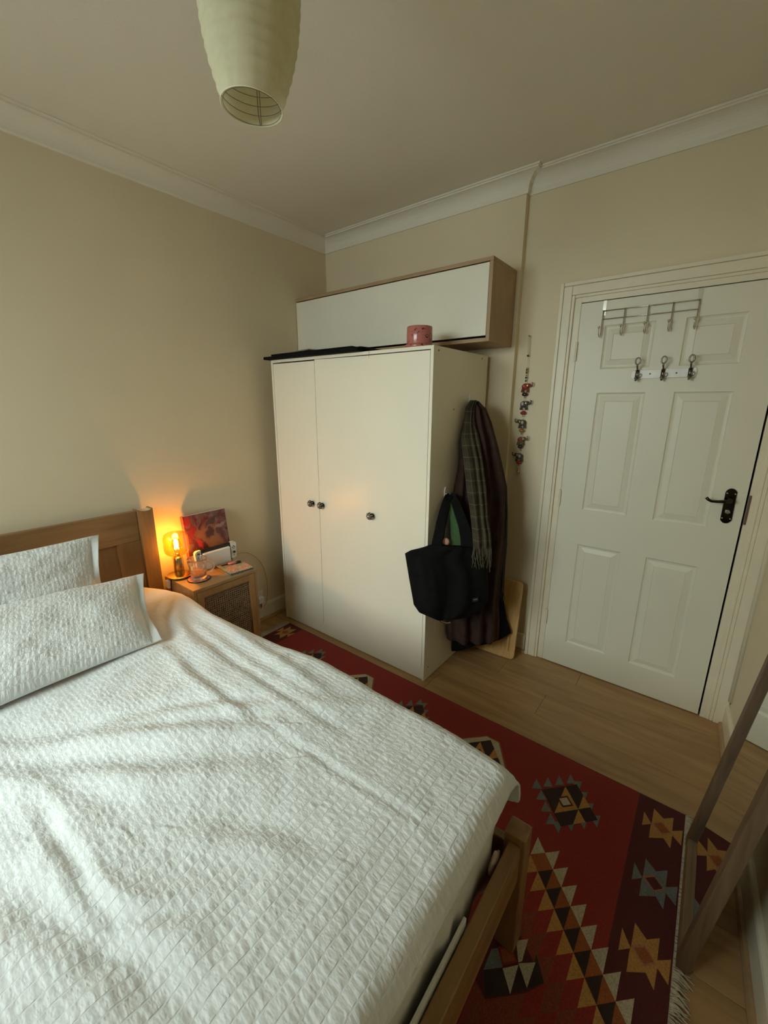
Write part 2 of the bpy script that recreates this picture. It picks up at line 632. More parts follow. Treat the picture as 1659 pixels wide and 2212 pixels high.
o = MB()
arch_v(o, 1.632, 1.704)
tag(o.build('trim_10', TRIM, bevel=0.003), kind='structure')
o = MB()
o.box(1.6502, 2.606, 0.0064, 0.036, 2.0572, 2.0754)
o.box(1.6902, 2.606, 0.0114, 0.036, 2.0142, 2.0570)
o.box(1.7042, 2.5458, 0.0149, 0.036, 2.0004, 2.0140)
tag(o.build('trim_11', TRIM, bevel=0.003), kind='structure')
o = MB()
o.box(2.532, 2.546, 0.0145, 0.036, 0.0, 2.0002)
o.box(2.546, 2.560, 0.0125, 0.036, 0.0, 2.0140)
o.box(2.560, 2.606, 0.009, 0.036, 0.0, 2.0140)
tag(o.build('trim_12', TRIM, bevel=0.003), kind='structure')
# lining of the opening
o = MB()
o.box(1.700, 1.7355, 0.0255, 0.19, 0.0, 2.008)
o.box(2.5080, 2.540, 0.0175, 0.19, 0.0, 2.008)
o.box(1.7355, 2.5055, 0.0225, 0.19, 1.9765, 2.008)
o.build('lining', TRIM, door, bevel=0.002)
# corner bead between the door wall and the right wall
o = MB()
o.tube([(2.606, 0.004, 0.14), (2.606, 0.004, 2.5)], 0.010, 8)
tag(o.build('trim_13', TRIM, smooth=True), kind='structure')

XB = [DX0, 1.855, 2.063, 2.175, 2.385, DX1]
ZB = [0.006, 0.160, 0.760, 0.952, 1.552, 1.663, 1.862, DZ]
leaf = MB()
for i in range(5):
    for j in range(7):
        if i in (1, 3) and j in (1, 3, 5):
            continue
        leaf.add([(XB[i], DY, ZB[j]), (XB[i + 1], DY, ZB[j]), (XB[i + 1], DY, ZB[j + 1]), (XB[i], DY, ZB[j + 1])], [(0, 1, 2, 3)])
yb = DY + 0.035
leaf.add([(DX0, DY, ZB[0]), (DX1, DY, ZB[0]), (DX1, DY, DZ), (DX0, DY, DZ), (DX0, yb, ZB[0]), (DX1, yb, ZB[0]), (DX1, yb, DZ), (DX0, yb, DZ)],
         [(4, 7, 6, 5), (0, 4, 5, 1), (1, 5, 6, 2), (2, 6, 7, 3), (3, 7, 4, 0)])
leaf.build('leaf', DOORW, door)
for i in (1, 3):
    for j in (1, 3, 5):
        x0, x1, z0, z1 = XB[i], XB[i + 1], ZB[j], ZB[j + 1]
        rings = [(0, 0), (0.004, 0.0045), (0.010, 0.0065), (0.016, 0.0068), (0.040, 0.0015), (0.0415, 0.0030), (0.043, 0.0016)]
        vs, fs = [], []
        for ins, dy in rings:
            vs += [(x0 + ins, DY + dy, z0 + ins), (x1 - ins, DY + dy, z0 + ins), (x1 - ins, DY + dy, z1 - ins), (x0 + ins, DY + dy, z1 - ins)]
        for k in range(len(rings) - 1):
            for q in range(4):
                fs.append((k * 4 + q, k * 4 + (q + 1) % 4, k * 4 + 4 + (q + 1) % 4, k * 4 + 4 + q))
        e = (len(rings) - 1) * 4
        fs.append((e, e + 1, e + 2, e + 3))
        MB().add(vs, fs).build('panel', DOORW, door)
for z in (0.289, 1.002, 1.752):
    h = MB().tube([(1.7365, 0.0135, z - 0.045), (1.7365, 0.0135, z + 0.045)], 0.0052, 10)
    h.box(1.728, 1.7365, 0.018, 0.027, z - 0.045, z + 0.045)
    for q in (-0.018, 0.018):
        h.tube([(1.7365, 0.0135, z + q - 0.001), (1.7365, 0.0135, z + q + 0.001)], 0.0058, 10)
    h.build('hinge', TRIM, door)
# lever handle on its backplate
hp = MB()
hw, zc_, hh = 0.0195, 1.064, 0.079
poly = []
for k in range(24):
    t = 2 * PI * k / 24
    poly.append((math.cos(t) * hw * (1.0 + 0.06 * math.cos(4 * t)), math.sin(t) * hw + (hh - hw) * (1 if math.sin(t) > 0 else -1)))
T = Matrix.Translation((2.447, DY, zc_)) @ Matrix.Rotation(PI / 2, 4, 'X')
hp.prism(poly, 0.0, 0.006, T=T)
plate = hp.build('handle_plate', DCHROME, door, bevel=0.002)
lv = MB()
lv.tube([(2.447, DY - 0.004, 1.092), (2.447, DY - 0.045, 1.092)], 0.0105, 14)
lv.tube([(2.450, DY - 0.046, 1.092), (2.430, DY - 0.048, 1.090), (2.405, DY - 0.048, 1.086), (2.385, DY - 0.048, 1.085), (2.372, DY - 0.048, 1.091), (2.364, DY - 0.048, 1.099)],
        0.007, 12, rs=[0.0075, 0.0075, 0.0062, 0.006, 0.0064, 0.0068])
lv.build('lever', DCHROME, plate, smooth=True)
tt = MB()
tt.tube([(2.447, DY - 0.005, 1.040), (2.447, DY - 0.018, 1.040)], 0.009, 14)
tt.box(2.438, 2.456, DY - 0.028, DY - 0.016, 1.037, 1.044)
tt.build('thumb_turn', CHROME, plate, bevel=0.001)
for dx in (-0.014, 0.014):
    for z in (1.008, 1.120):
        MB().ball((2.447 + dx, DY - 0.006, z), 0.0038, 8, 5).build('screw', CHROME, plate, smooth=True)
box('strike_plate', 2.5082, 2.517, 0.0155, 0.018, 0.99, 1.12, mat('worn_brass', (0.16, 0.09, 0.06), 0.5, 0.6), door)

# ------------------------------------------------------------------ wardrobe
wd = thing('wardrobe', 'tall white three-door wardrobe with black knobs standing on the oak floor', 'wardrobe', (0.70, -0.32, 0))
X0, X1, YF, YK, HW = 0.110, 1.289, -0.608, -0.034, 1.7544
box('side_panel', X0, X0 + 0.0165, YF, YK, 0, HW - 0.0005, MELA, wd, bevel=0.0008, seg=1)
sp = box('side_panel', X1 - 0.0165, X1, YF, YK, 0, HW - 0.0005, MELA, wd, bevel=0.0008, seg=1)
box('top_panel', X0 + 0.0166, X1 - 0.0166, YF, YK, HW - 0.0165, HW, MELA, wd, bevel=0.0008, seg=1)
box('bottom_shelf', X0 + 0.0166, X1 - 0.0166, YF + 0.02, YK, 0.064, 0.080, MELA, wd)
box('back_panel', X0 + 0.0166, X1 - 0.0166, YK - 0.004, YK, 0.02, HW - 0.0166, MELA, wd)
box('plinth', X0 + 0.0166, X1 - 0.0166, YF + 0.004, YF + 0.02, 0.003, 0.0785, MELA, wd, bevel=0.0008, seg=1)
KNOB = mat('knob_black_glaze', (0.03, 0.025, 0.02), 0.2, 0.6)
KNOBS = mat('knob_silver_leaf', (0.62, 0.58, 0.5), 0.3, 0.9)


def knob(x, z, par):
    T = Matrix.Translation((x, YF + 0.0012, z)) @ Matrix.Rotation(PI / 2, 4, 'X') @ Matrix.Scale(1.16, 4)
    k = MB()
    k.lathe([(0.010, 0), (0.010, 0.002), (0.0055, 0.004), (0.0055, 0.012)], 14, T=T)
    k.lathe([(0.0055, 0.011), (0.012, 0.012), (0.0165, 0.017), (0.0175, 0.022), (0.0150, 0.0275), (0.0090, 0.031), (0.0055, 0.0318)], 40, T=T,
            rmod=lambda t, zz: 1 + 0.10 * math.cos(8 * t))
    o_ = k.build('knob', KNOB, par, smooth=True)
    s_ = MB()
    s_.lathe([(0.0060, 0.0306), (0.0062, 0.0325), (0.0045, 0.0345), (0.0001, 0.0352)], 12, T=T)
    for q in range(8):
        t = 2 * PI * (q + 0.5) / 8
        pts = [T @ Vector((math.cos(t) * r_, math.sin(t) * r_, zz)) for r_, zz in ((0.0152, 0.0162), (0.0165, 0.022), (0.0142, 0.0276), (0.0085, 0.0316))]
        s_.tube(pts, 0.0019, 6)
    s_.build('leaf_pattern', KNOBS, o_, smooth=True)


doors = ((0.1285, 0.4985, 1.7310, 0.442), (0.5012, 0.88845, 1.7362, 0.529), (0.88855, 1.2705, 1.7335, 0.923))
for i, (a, b, zt, kx) in enumerate(doors):
    d = MB()
    zl = zt
    zr = zt - (0.0028 if i == 1 else 0)
    vs = [(a, YF + 0.001, 0.0815), (b, YF + 0.001, 0.0815), (b, YF + 0.001, zr), (a, YF + 0.001, zl),
          (a, YF + 0.0165, 0.0815), (b, YF + 0.0165, 0.0815), (b, YF + 0.0165, zr), (a, YF + 0.0165, zl)]
    d.add(vs, [(0, 1, 2, 3), (4, 7, 6, 5), (0, 4, 5, 1), (1, 5, 6, 2), (2, 6, 7, 3), (3, 7, 4, 0)])
    dd = d.build('door', MELA, wd, bevel=0.0006 if i == 0 else 0.0001, seg=1)
    knob(kx, 0.896, dd)
SCREW = mat('screw_hole', (0.12, 0.09, 0.06), 0.6)
for y, z in ((-0.565, 1.735), (-0.11, 1.735), (-0.565, 0.07), (-0.11, 0.07), (-0.40, 1.47)):
    MB().tube([(X1 - 0.001, y, z), (X1 + 0.0008, y, z)], 0.0042, 8).build('screw_cap', SCREW, sp)
# fine thread hanging over the front edge
o = MB().tube([(0.900, -0.60, 1.7552), (0.905, -0.6095, 1.7565), (0.908, -0.6105, 1.742), (0.905, -0.6100, 1.722)], 0.0006, 5)
tag(o.build('thread', mat('grey_thread', (0.2, 0.18, 0.14), 0.8)), 'loose grey thread hanging over the wardrobe top edge', 'thread')

# ------------------------------------------------------------------ wall cabinet over it
wc = thing('wall_cabinet', 'long oak wall cabinet with white flap door fixed above the wardrobe', 'cabinet', (0.70, -0.14, 1.796))
CX0, CX1, CYF, CZ0, CZ1 = 0.003, 1.4047, -0.290, 1.7958, 2.1699
box('top_panel', CX0, CX1, CYF, -0.0005, CZ1 - 0.018, CZ1, OAKH, wc, bevel=0.0008, seg=1)
box('bottom_panel', CX0, CX1 - 0.0182, CYF + 0.002, -0.0005, CZ0, CZ0 + 0.018, OAKH, wc, bevel=0.0008, seg=1)
box('side_panel', CX1 - 0.018, CX1, CYF + 0.001, -0.0005, CZ0, CZ1 - 0.0182, OAK, wc, bevel=0.0008, seg=1)
box('side_panel', CX0, CX0 + 0.018, CYF + 0.02, -0.0005, CZ0 + 0.0182, CZ1 - 0.0182, OAK, wc)
box('back_panel', CX0 + 0.0182, CX1 - 0.0182, -0.006, -0.001, CZ0 + 0.0182, CZ1 - 0.0182, OAK, wc)
fl = box('flap_door', CX0 + 0.001, CX1 - 0.0185, CYF - 0.0005, CYF + 0.0165, CZ0 + 0.0275, CZ1 - 0.0235, CABW, wc, bevel=0.001)

# things on top of the wardrobe
TP = HW + 0.0006
o = MB()
o.box(0.085, 0.86, -0.645, -0.24, TP, TP + 0.017)
o.build_ = None
pf = thing('portfolio', 'thin black portfolio case lying flat on top of the white wardrobe', 'portfolio', (0.45, -0.44, TP))
o.build('case', BLACKF, pf, bevel=0.004, seg=3)
MB().box(0.13, 0.80, -0.62, -0.25, TP + 0.0172, TP + 0.031).build('cover_flap', BLACKF, pf, bevel=0.003)
MB().tube([(0.80, -0.600, TP + 0.022), (0.84, -0.60, TP + 0.024), (0.88, -0.58, TP + 0.018), (0.93, -0.55, TP + 0.006), (0.965, -0.5, TP + 0.004)], 0.004, 8).build('strap', BLACKF, pf, smooth=True)
o = MB()
T = Matrix.Translation((0.28, -0.45, TP + 0.0395)) @ Matrix.Rotation(math.radians(-4), 4, 'Z') @ Matrix.Rotation(math.radians(-1.2), 4, 'Y')
o.box(-0.17, 0.17, -0.13, 0.13, -0.0035, 0.0035, T=T)
lp = o.build('tablet', mat('grey_aluminium', (0.45, 0.42, 0.36), 0.35, 0.7), bevel=0.002)
tag(lp, 'slim grey tablet lying on the black portfolio', 'tablet')


def terrazzo():
    m, t, b = nt('pink_speckled_ceramic')
    tc = t.nodes.new('ShaderNodeTexCoord')
    n = t.nodes.new('ShaderNodeTexNoise')
    n.inputs['Scale'].default_value = 55
    n.inputs['Detail'].default_value = 3
    n.inputs['Distortion'].default_value = 1.5
    r = t.nodes.new('ShaderNodeValToRGB')
    r.color_ramp.elements[0].position = 0.60
    r.color_ramp.elements[1].position = 0.66
    r.color_ramp.elements[0].color = (0.46, 0.15, 0.12, 1)
    r.color_ramp.elements[1].color = (0.05, 0.012, 0.015, 1)
    t.links.new(tc.outputs['Object'], n.inputs['Vector'])
    t.links.new(n.outputs['Fac'], r.inputs['Fac'])
    t.links.new(r.outputs['Color'], b.inputs['Base Color'])
    b.inputs['Roughness'].default_value = 0.18
    return m


TZ = terrazzo()
pot = thing('plant_pot', 'speckled pink ceramic pot on the wardrobe edge before the cabinet flap', 'pot', (1.148, -0.515, TP))
T = Matrix.Translation((1.148, -0.515, TP))
MB().lathe([(0.0001, 0.0), (0.064, 0.0), (0.068, 0.004), (0.0695, 0.016), (0.067, 0.018), (0.064, 0.016), (0.062, 0.006), (0.0001, 0.006)], 40, T=T).build('saucer', TZ, pot, smooth=True)
MB().lathe([(0.0001, 0.007), (0.052, 0.007), (0.059, 0.012), (0.062, 0.022), (0.0625, 0.06), (0.0615, 0.097), (0.0600, 0.0995), (0.057, 0.097), (0.0565, 0.03), (0.0001, 0.02)], 40, T=T).build('bowl', TZ, pot, smooth=True)

# ------------------------------------------------------------------ bed frame
bed = thing('bed', 'double bed frame of stained pine with panelled headboard and low foot rail', 'bed', (1.08, -2.13, 0))
BY1, BY0 = -1.405, -2.865
HP = 0.074


def post_head(y0):
    p = MB()
    p.box(0.022, 0.086, y0, y0 + HP, 0.0, 0.9525)
    # scooped crest: two horns with a hollow between
    n = 9
    vs, fs = [], []
    for i in range(n):
        f = i / (n - 1)
        z = 0.953 + 0.011 * (abs(2 * f - 1) ** 2.2)
        for x in (0.022, 0.086):
            vs += [(x, y0 + HP * f, z), (x, y0 + HP * f, 0.952)]
    for i in range(n - 1):
        q = i * 4
        fs += [(q, q + 2, q + 6, q + 4), (q, q + 4, q + 5, q + 1), (q + 2, q + 3, q + 7, q + 6)]
    fs += [(0, 1, 3, 2), (4 * n - 4, 4 * n - 2, 4 * n - 1, 4 * n - 3)]
    p.add(vs, fs)
    return p


for y in (BY1 - HP, BY0):
    po = post_head(y).build('headboard_post', PINEV, bed, bevel=0.003)
    cap = MB()
    vs, fs = [], []
    n = 9
    for i in range(n):
        f = 0.14 + 0.72 * i / (n - 1)
        z = 0.9538 + 0.011 * (abs(2 * f - 1) ** 2.2)
        for x in (0.024, 0.088):
            vs.append((x, y + HP * f, z))
    for i in range(n - 1):
        fs.append((i * 2, i * 2 + 1, i * 2 + 3, i * 2 + 2))
    cap.add(vs, fs)
    cc = cap.build('post_cap', mat('lamplit_end_grain', (0.72, 0.58, 0.40), 0.6), po)  # cut end grain, with the lamp's highlight painted into its cream colour
YI0, YI1 = BY0 + HP, BY1 - HP
box('headboard_top_rail', 0.036, 0.070, YI0, YI1, 0.800, 0.956, PINE, bed, bevel=0.004)
box('headboard_bottom_rail', 0.036, 0.070, YI0, YI1, 0.38, 0.52, PINE, bed, bevel=0.004)
st = 0.112
npan = 4
span = (YI1 - YI0 - st * 2 - 0.07 * (npan - 1)) / npan
y = YI0
box('headboard_stile', 0.036, 0.070, YI0, YI0 + st, 0.52, 0.80, PINEV, bed, bevel=0.002)
box('headboard_stile', 0.036, 0.070, YI1 - st, YI1, 0.52, 0.80, PINEV, bed, bevel=0.002)
y = YI0 + st
for k in range(npan):
    box('headboard_panel', 0.044, 0.058, y, y + span, 0.52, 0.80, PINEV, bed)
    if k < npan - 1:
        box('headboard_stile', 0.036, 0.070, y + span, y + span + 0.07, 0.52, 0.80, PINEV, bed, bevel=0.002)
    y += span + 0.07
box('side_rail', 0.086, 2.080, -1.442, -1.418, 0.235, 0.355, PINEX, bed, bevel=0.003)
box('side_rail', 0.086, 2.080, -2.852, -2.828, 0.235, 0.355, PINEX, bed, bevel=0.003)
for y in (-1.462, BY0 - 0.0):
    box('foot_post', 2.080, 2.136, y, y + 0.054, 0.0112, 0.416, PINEV, bed, bevel=0.004)
box('foot_rail', 2.094, 2.126, BY0 + 0.054, -1.462, 0.275, 0.393, PINE, bed, bevel=0.003)
for k in range(11):
    x = 0.16 + k * 0.18
    box('slat', x, x + 0.07, -2.828, -1.442, 0.240, 0.258, PINE, bed)

# mattress in its fitted sheet (gathered on the foot side)
nu, nv = 170, 40
mt_x0, mt_x1, mt_y0, mt_y1, mz0, mz1 = 0.092, 2.066, -2.826, -1.446, 0.2595, 0.512
per = []
rc = 0.05
corners = [(mt_x1 - rc, mt_y1 - rc, 0), (mt_x0 + rc, mt_y1 - rc, 1), (mt_x0 + rc, mt_y0 + rc, 2), (mt_x1 - rc, mt_y0 + rc, 3)]
for cx_, cy_, q in corners:
    for k in range(6):
        t = PI / 2 * (q + k / 5)
        per.append((cx_ + rc * math.cos(t), cy_ + rc * math.sin(t), math.cos(t), math.sin(t)))
# resample evenly
P_ = np.array([p[:2] for p in per] + [per[0][:2]])
N_ = np.array([p[2:] for p in per] + [per[0][2:]])
sl = np.concatenate([[0], np.cumsum(np.linalg.norm(np.diff(P_, axis=0), axis=1))])
tt_ = np.linspace(0, sl[-1], 420, endpoint=False)
PX = np.stack([np.interp(tt_, sl, P_[:, k]) for k in (0, 1)], -1)
NX = np.stack([np.interp(tt_, sl, N_[:, k]) for k in (0, 1)], -1)
zs = [(0.04, mz0), (0.0, mz0 + 0.02), (0, mz0 + 0.08), (0, mz0 + 0.14), (0, mz0 + 0.20), (0.006, mz1 - 0.03), (0.022, mz1 - 0.008), (0.05, mz1), (0.30, mz1 + 0.004), (0.69, mz1 + 0.004)]
V = []
for j, (ins, z) in enumerate(zs):
    f = 1.0 if 0 < j < 6 else 0.25
    wav = 0.008 * vnoise(tt_ * 22, np.full_like(tt_, z * 5), 3) * f + 0.006 * vnoise(tt_ * 48, np.full_like(tt_, z * 8), 5) * f
    if ins < 0.1:
        q = PX + NX * (wav - ins)[:, None]
    else:
        k = ins / 0.69
        q = PX * (1 - k) + np.array([[np.clip(0, 0, 0), -2.136]]) * k
        q[:, 0] = PX[:, 0] * (1 - k * 0.62) + 1.08 * k * 0.62
    V.append(np.column_stack([q, np.full(len(q), z)]))
V = np.stack(V, 1)
n_p = V.shape[0]
fc = grid_faces(n_p, len(zs), wrap=True)
mo = np_mesh('mattress', V.reshape(-1, 3), fc, SHEET)
tag(mo, 'mattress in a rumpled off-white sheet between the bed rails', 'mattress')

# ------------------------------------------------------------------ duvet
def polydist(X, Y, pts):
    best = np.full(X.shape, 1e9)
    sg = np.zeros(X.shape)
    tpar = np.zeros(X.shape)
    n = len(pts) - 1
    for i in range(n):
        ax_, ay = pts[i]
        bx, by = pts[i + 1]
        dx, dy = bx - ax_, by - ay
        L2 = dx * dx + dy * dy
        t = np.clip(((X - ax_) * dx + (Y - ay) * dy) / L2, 0, 1)
        ex, ey = X - ax_ - t * dx, Y - ay - t * dy
        d = np.hypot(ex, ey)
        cr = -(dx * (Y - ay) - dy * (X - ax_))
        m_ = d < best
        best = np.where(m_, d, best)
        sg = np.where(m_, np.sign(cr), sg)
        tpar = np.where(m_, (i + t) / n, tpar)
    return best * sg, tpar


FOLDS = [
    ('s', 0.0125, 0.034, [(0.80, -2.30), (0.984, -2.17), (1.055, -2.09), (1.174, -1.961), (1.312, -1.831), (1.47, -1.706)]),
    ('s', 0.0095, 0.028, [(0.98, -2.12), (1.052, -2.027), (1.152, -1.877), (1.293, -1.736), (1.395, -1.648)]),
    ('s', 0.0115, 0.038, [(0.88, -2.35), (1.007, -2.244), (1.135, -2.151), (1.263, -2.059), (1.337, -2.008), (1.424, -1.919), (1.567, -1.782)]),
    ('s', 0.006, 0.03, [(1.0, -2.29), (1.134, -2.203), (1.297, -2.144), (1.428, -2.119)]),
    ('v', 0.0068, 0.015, [(1.173, -2.219), (1.254, -2.212), (1.358, -2.213), (1.435, -2.205), (1.51, -2.209), (1.575, -2.202), (1.62, -2.19), (1.691, -2.131), (1.749, -2.065)]),
    ('v', 0.0095, 0.030, [(1.29, -2.345), (1.373, -2.31), (1.453, -2.288), (1.554, -2.249), (1.63, -2.22), (1.677, -2.211), (1.748, -2.186), (1.818, -2.177), (1.95, -2.14)]),
    ('v', 0.0030, 0.011, [(1.403, -1.742), (1.472, -1.723), (1.535, -1.726), (1.63, -1.708), (1.734, -1.709), (1.847, -1.699), (1.948, -1.689), (2.007, -1.682)]),
    ('r', 0.010, 0.026, [(0.50, -1.47), (0.726, -1.476), (1.088, -1.500), (1.323, -1.515), (1.52, -1.53)]),
    ('v', 0.006, 0.018, [(0.653, -1.567), (0.961, -1.596), (1.243, -1.607), (1.48, -1.607), (1.663, -1.594)]),
    ('s', 0.006, 0.02, [(0.74, -1.709), (1.055, -1.739), (1.281, -1.738), (1.416, -1.732)]),
    ('r', 0.006, 0.016, [(0.84, -2.145), (0.835, -1.95), (0.82, -1.80), (0.80, -1.66)]),
    ('r', 0.007, 0.022, [(0.42, -1.44), (0.47, -1.50), (0.60, -1.58), (0.82, -1.64), (1.05, -1.66)]),
    ('v', 0.007, 0.016, [(0.33, -1.45), (0.40, -1.52), (0.52, -1.60), (0.72, -1.67)]),
    ('s', 0.006, 0.03, [(1.55, -2.03), (1.70, -1.93), (1.85, -1.87)]),
    ('r', 0.006, 0.03, [(1.35, -1.64), (1.50, -1.58), (1.60, -1.50), (1.66, -1.44)]),
]
ds = 0.0040
xe, rx, dropx = 2.034, 0.042, 0.003
s_arr = np.arange(0.10, xe + rx * PI / 2 + dropx, ds)
ry_, dropy = 0.060, 0.070
t_len = 1.43 + ry_ * PI / 2 + dropy
t_arr = np.arange(0.0, t_len, ds)        # 0 = left edge of the bed, growing towards the wardrobe side
S, Tt = np.meshgrid(s_arr, t_arr, indexing='ij')
ax_ = np.clip((S - xe) / rx, 0, PI / 2)
X = np.where(S < xe, S, xe + rx * np.sin(ax_))
dX = np.where(S < xe, 0, rx * (1 - np.cos(ax_)) + np.maximum(0, S - xe - rx * PI / 2))
ymax = np.interp(S, [0.1, 0.22, 0.33, 0.50, 0.66, 1.08, 1.35, 1.9, 2.1], [-1.472, -1.432, -1.405, -1.412, -1.424, -1.396, -1.368, -1.378, -1.392])
ye = ymax - ry_
yl = -2.80
tflat = ye - yl
tt2 = Tt - (1.43 - 0.0) + 0.0
tlin = np.where(Tt < 1.43, yl + Tt / 1.43 * tflat, ye)
ay = np.clip((Tt - 1.43) / ry_, 0, PI / 2)
Y = np.where(Tt < 1.43, tlin, ye + ry_ * np.sin(ay))
dY = np.where(Tt < 1.43, 0, ry_ * (1 - np.cos(ay)) + np.maximum(0, Tt - 1.43 - ry_ * PI / 2))
X = X + 0.010 * np.clip((dX - 0.025) / 0.02, 0, 1)
k_ = 0.03
drop = np.log(np.exp(dX / k_) + np.exp(dY / k_) - 1) * k_
corner = np.clip(dX / 0.10, 0, 1) * np.clip(dY / 0.10, 0, 1)
X = X + 0.014 * corner
Y = Y + 0.012 * corner
drop = drop * (1 - 0.30 * corner)
Z = 0.574 + 0.010 * vnoise(S * 2.3, Y * 2.3, 1) + 0.006 * vnoise(S * 5.5, Y * 5.5, 2)
Z -= 0.020 * np.clip((0.42 - S) / 0.3, 0, 1)
Z -= 0.012 * np.clip((S - 1.9) / 0.15, 0, 1)
fade = np.exp(-drop / 0.03)
for kind, A, w, pts in FOLDS:
    d, tp = polydist(S, Y, pts)
    e = np.sin(np.clip(tp, 0.02, 0.98) * PI) ** 0.5
    q = d / w
    if kind == 's':
        h = A * q * np.exp(0.5 - q * q / 2)
    elif kind == 'v':
        h = A * (-np.exp(-q * q) + 0.45 * np.exp(-((np.abs(q) - 1.9) ** 2)))
    else:
        h = A * (np.exp(-q * q) - 0.3 * np.exp(-((np.abs(q) - 2.0) ** 2)))
    Z += h * e * fade
# small wrinkles and the seersucker puckers between stripes that run across the bed
Z += 0.0026 * vnoise(S * 17 + Y * 5, Y * 13, 6) * fade
pw = 0.0265
Sd = S + 0.010 * vnoise(S * 3, Y * 3, 8)
cell = np.floor(Sd / pw)
uu = Sd / pw - cell
env = np.clip(np.sin(PI * np.clip((uu - 0.10) / 0.80, 0, 1)), 0, 1) ** 0.6
pk = vnoise(Y / 0.0135 + cell * 7.31 + 0.8 * uu, cell * 3.7 + uu * 0.9, 11) + 0.55 * vnoise(Y / 0.0075 + cell * 3.1, uu * 2.2 + cell * 5.0, 12)
amp = np.interp(S, [0.1, 0.45, 0.8, 1.2, 2.2], [0.0002, 0.0004, 0.0007, 0.0008, 0.0009])
PK = amp * env * pk - 0.0007 * (env < 0.05)
Z = Z - drop
Z += PK * np.exp(-drop / 0.05)
X += (PK * 0.9 + 0.006 * vnoise(Y * 9, S * 0 + 2, 15) * np.clip(dX / 0.06, 0, 1)) * np.clip(dX / 0.05, 0, 1)
Y += PK * np.clip(dY / 0.05, 0, 1)
Z += 0.010 * vnoise(Y * 7, Y * 0 + 5, 16) * np.clip(dX / 0.1, 0, 1)
V = np.stack([X, Y, Z], -1)
fcs = grid_faces(*S.shape)
dv = np_mesh('duvet', V.reshape(-1, 3), fcs, SEER, uv=np.stack([S, Tt], -1).reshape(-1, 2))
sd_ = dv.modifiers.new('thickness', 'SOLIDIFY')
sd_.thickness = 0.010
sd_.offset = -1
tag(dv, 'white puckered seersucker duvet spread over the double bed', 'duvet')

# ------------------------------------------------------------------ pillows
def pillow(name, TL, TR, BL, BR, thick, label, seed, flange=0.034, sag=0.0, rot_pk=False):
    TL, TR, BL, BR = [np.array(p, float) for p in (TL, TR, BL, BR)]
    nu, nv = 190, 130
    u = np.linspace(0, 1, nu)
    v = np.linspace(0, 1, nv)
    Uu, Vv = np.meshgrid(u, v, indexing='ij')
    base = ((1 - Uu)[..., None] * BL + Uu[..., None] * BR) * (1 - Vv)[..., None] + ((1 - Uu)[..., None] * TL + Uu[..., None] * TR) * Vv[..., None]
    N = np.cross(BR - BL, TL - BL)
    N /= np.linalg.norm(N)
    up = (TL - BL) / np.linalg.norm(TL - BL)
    rt = (BR - BL) / np.linalg.norm(BR - BL)
    Wd = np.linalg.norm(BR - BL)
    ub = np.clip(Uu / (1 - flange / Wd), 0, 1)
    a = np.clip(1 - np.abs(2 * ub - 1) ** 3.2, 0, 1) ** 0.62
    b = np.clip(1 - np.abs(2 * Vv - 1) ** 2.6, 0, 1) ** 0.62
    prof = a * b
    # edges pull in between the corners
    pull = 0.016 * np.sin(PI * Vv) * (Uu - 0.5) * 2
    pull2 = 0.014 * np.sin(PI * Uu) * (Vv - 0.5) * 2
    base = base - rt * pull[..., None] - up * pull2[..., None]
    wob = 0.008 * vnoise(Uu * 5, Vv * 4, seed) + 0.004 * vnoise(Uu * 12, Vv * 9, seed + 1)
    flg = np.clip((Uu - (1 - flange / Wd)) / (flange / Wd), 0, 1)
    wav = 0.009 * flg * np.sin(Vv * 8 + seed) + 0.009 * flg * vnoise(Vv * 6, Uu * 0 + 1, seed + 5)
    base = base - rt * (0.010 * flg * np.sin(PI * Vv))[..., None]
    ph = np.linalg.norm(TL - BL)
    px_ = Vv * ph / 0.0235 + 0.35 * vnoise(Uu * 4, Vv * 4, seed + 2)
    cell = np.floor(px_)
    uu = px_ - cell
    env = np.sin(PI * np.clip((uu - 0.1) / 0.8, 0, 1)) ** 0.6
    pk = vnoise(Uu * Wd / 0.0135 + cell * 7.3, cell * 3.7 + uu, seed + 3) + 0.4 * vnoise(Uu * Wd / 0.007 + cell * 2.3, cell * 5.1 + uu * 2, seed + 4)
    pk = 0.0011 * env * pk * (flg < 0.01) * np.clip(prof * 4, 0, 1)
    crease = 0
    top = base + N * (thick * prof * (0.5 + 0.0) + wob * np.clip(prof * 2, 0, 1) + pk + wav + 0.003)[..., None]
    bot = base + N * (-thick * 0.22 * prof + wav - 0.003)[..., None]
    V = np.concatenate([top.reshape(-1, 3), bot.reshape(-1, 3)])
    f1 = grid_faces(nu, nv)
    n0 = nu * nv
    f2 = f1[:, ::-1] + n0
    ring = [i * nv for i in range(nu)] + [(nu - 1) * nv + j for j in range(1, nv)] + [i * nv + nv - 1 for i in range(nu - 2, -1, -1)] + [j for j in range(nv - 2, 0, -1)]
    ring = np.array(ring)
    nx = np.roll(ring, -1)
    f3 = np.stack([ring, ring + n0, nx + n0, nx], -1)
    uvp = np.stack([Vv * ph + 0.0 * Uu, Uu * Wd], -1).reshape(-1, 2)
    o_ = np_mesh(name, V, np.concatenate([f1, f2, f3]), [SEERP, LINEN], uv=np.concatenate([uvp, uvp]))
    fm_ = np.concatenate([(flg > 0.02).reshape(-1)[f1[:, 0]], (flg > 0.02).reshape(-1)[f1[:, 0]], np.ones(len(f3), bool)]).astype(np.int32)
    o_.data.polygons.foreach_set('material_index', fm_)
    tag(o_, label, 'pillow')
    return o_


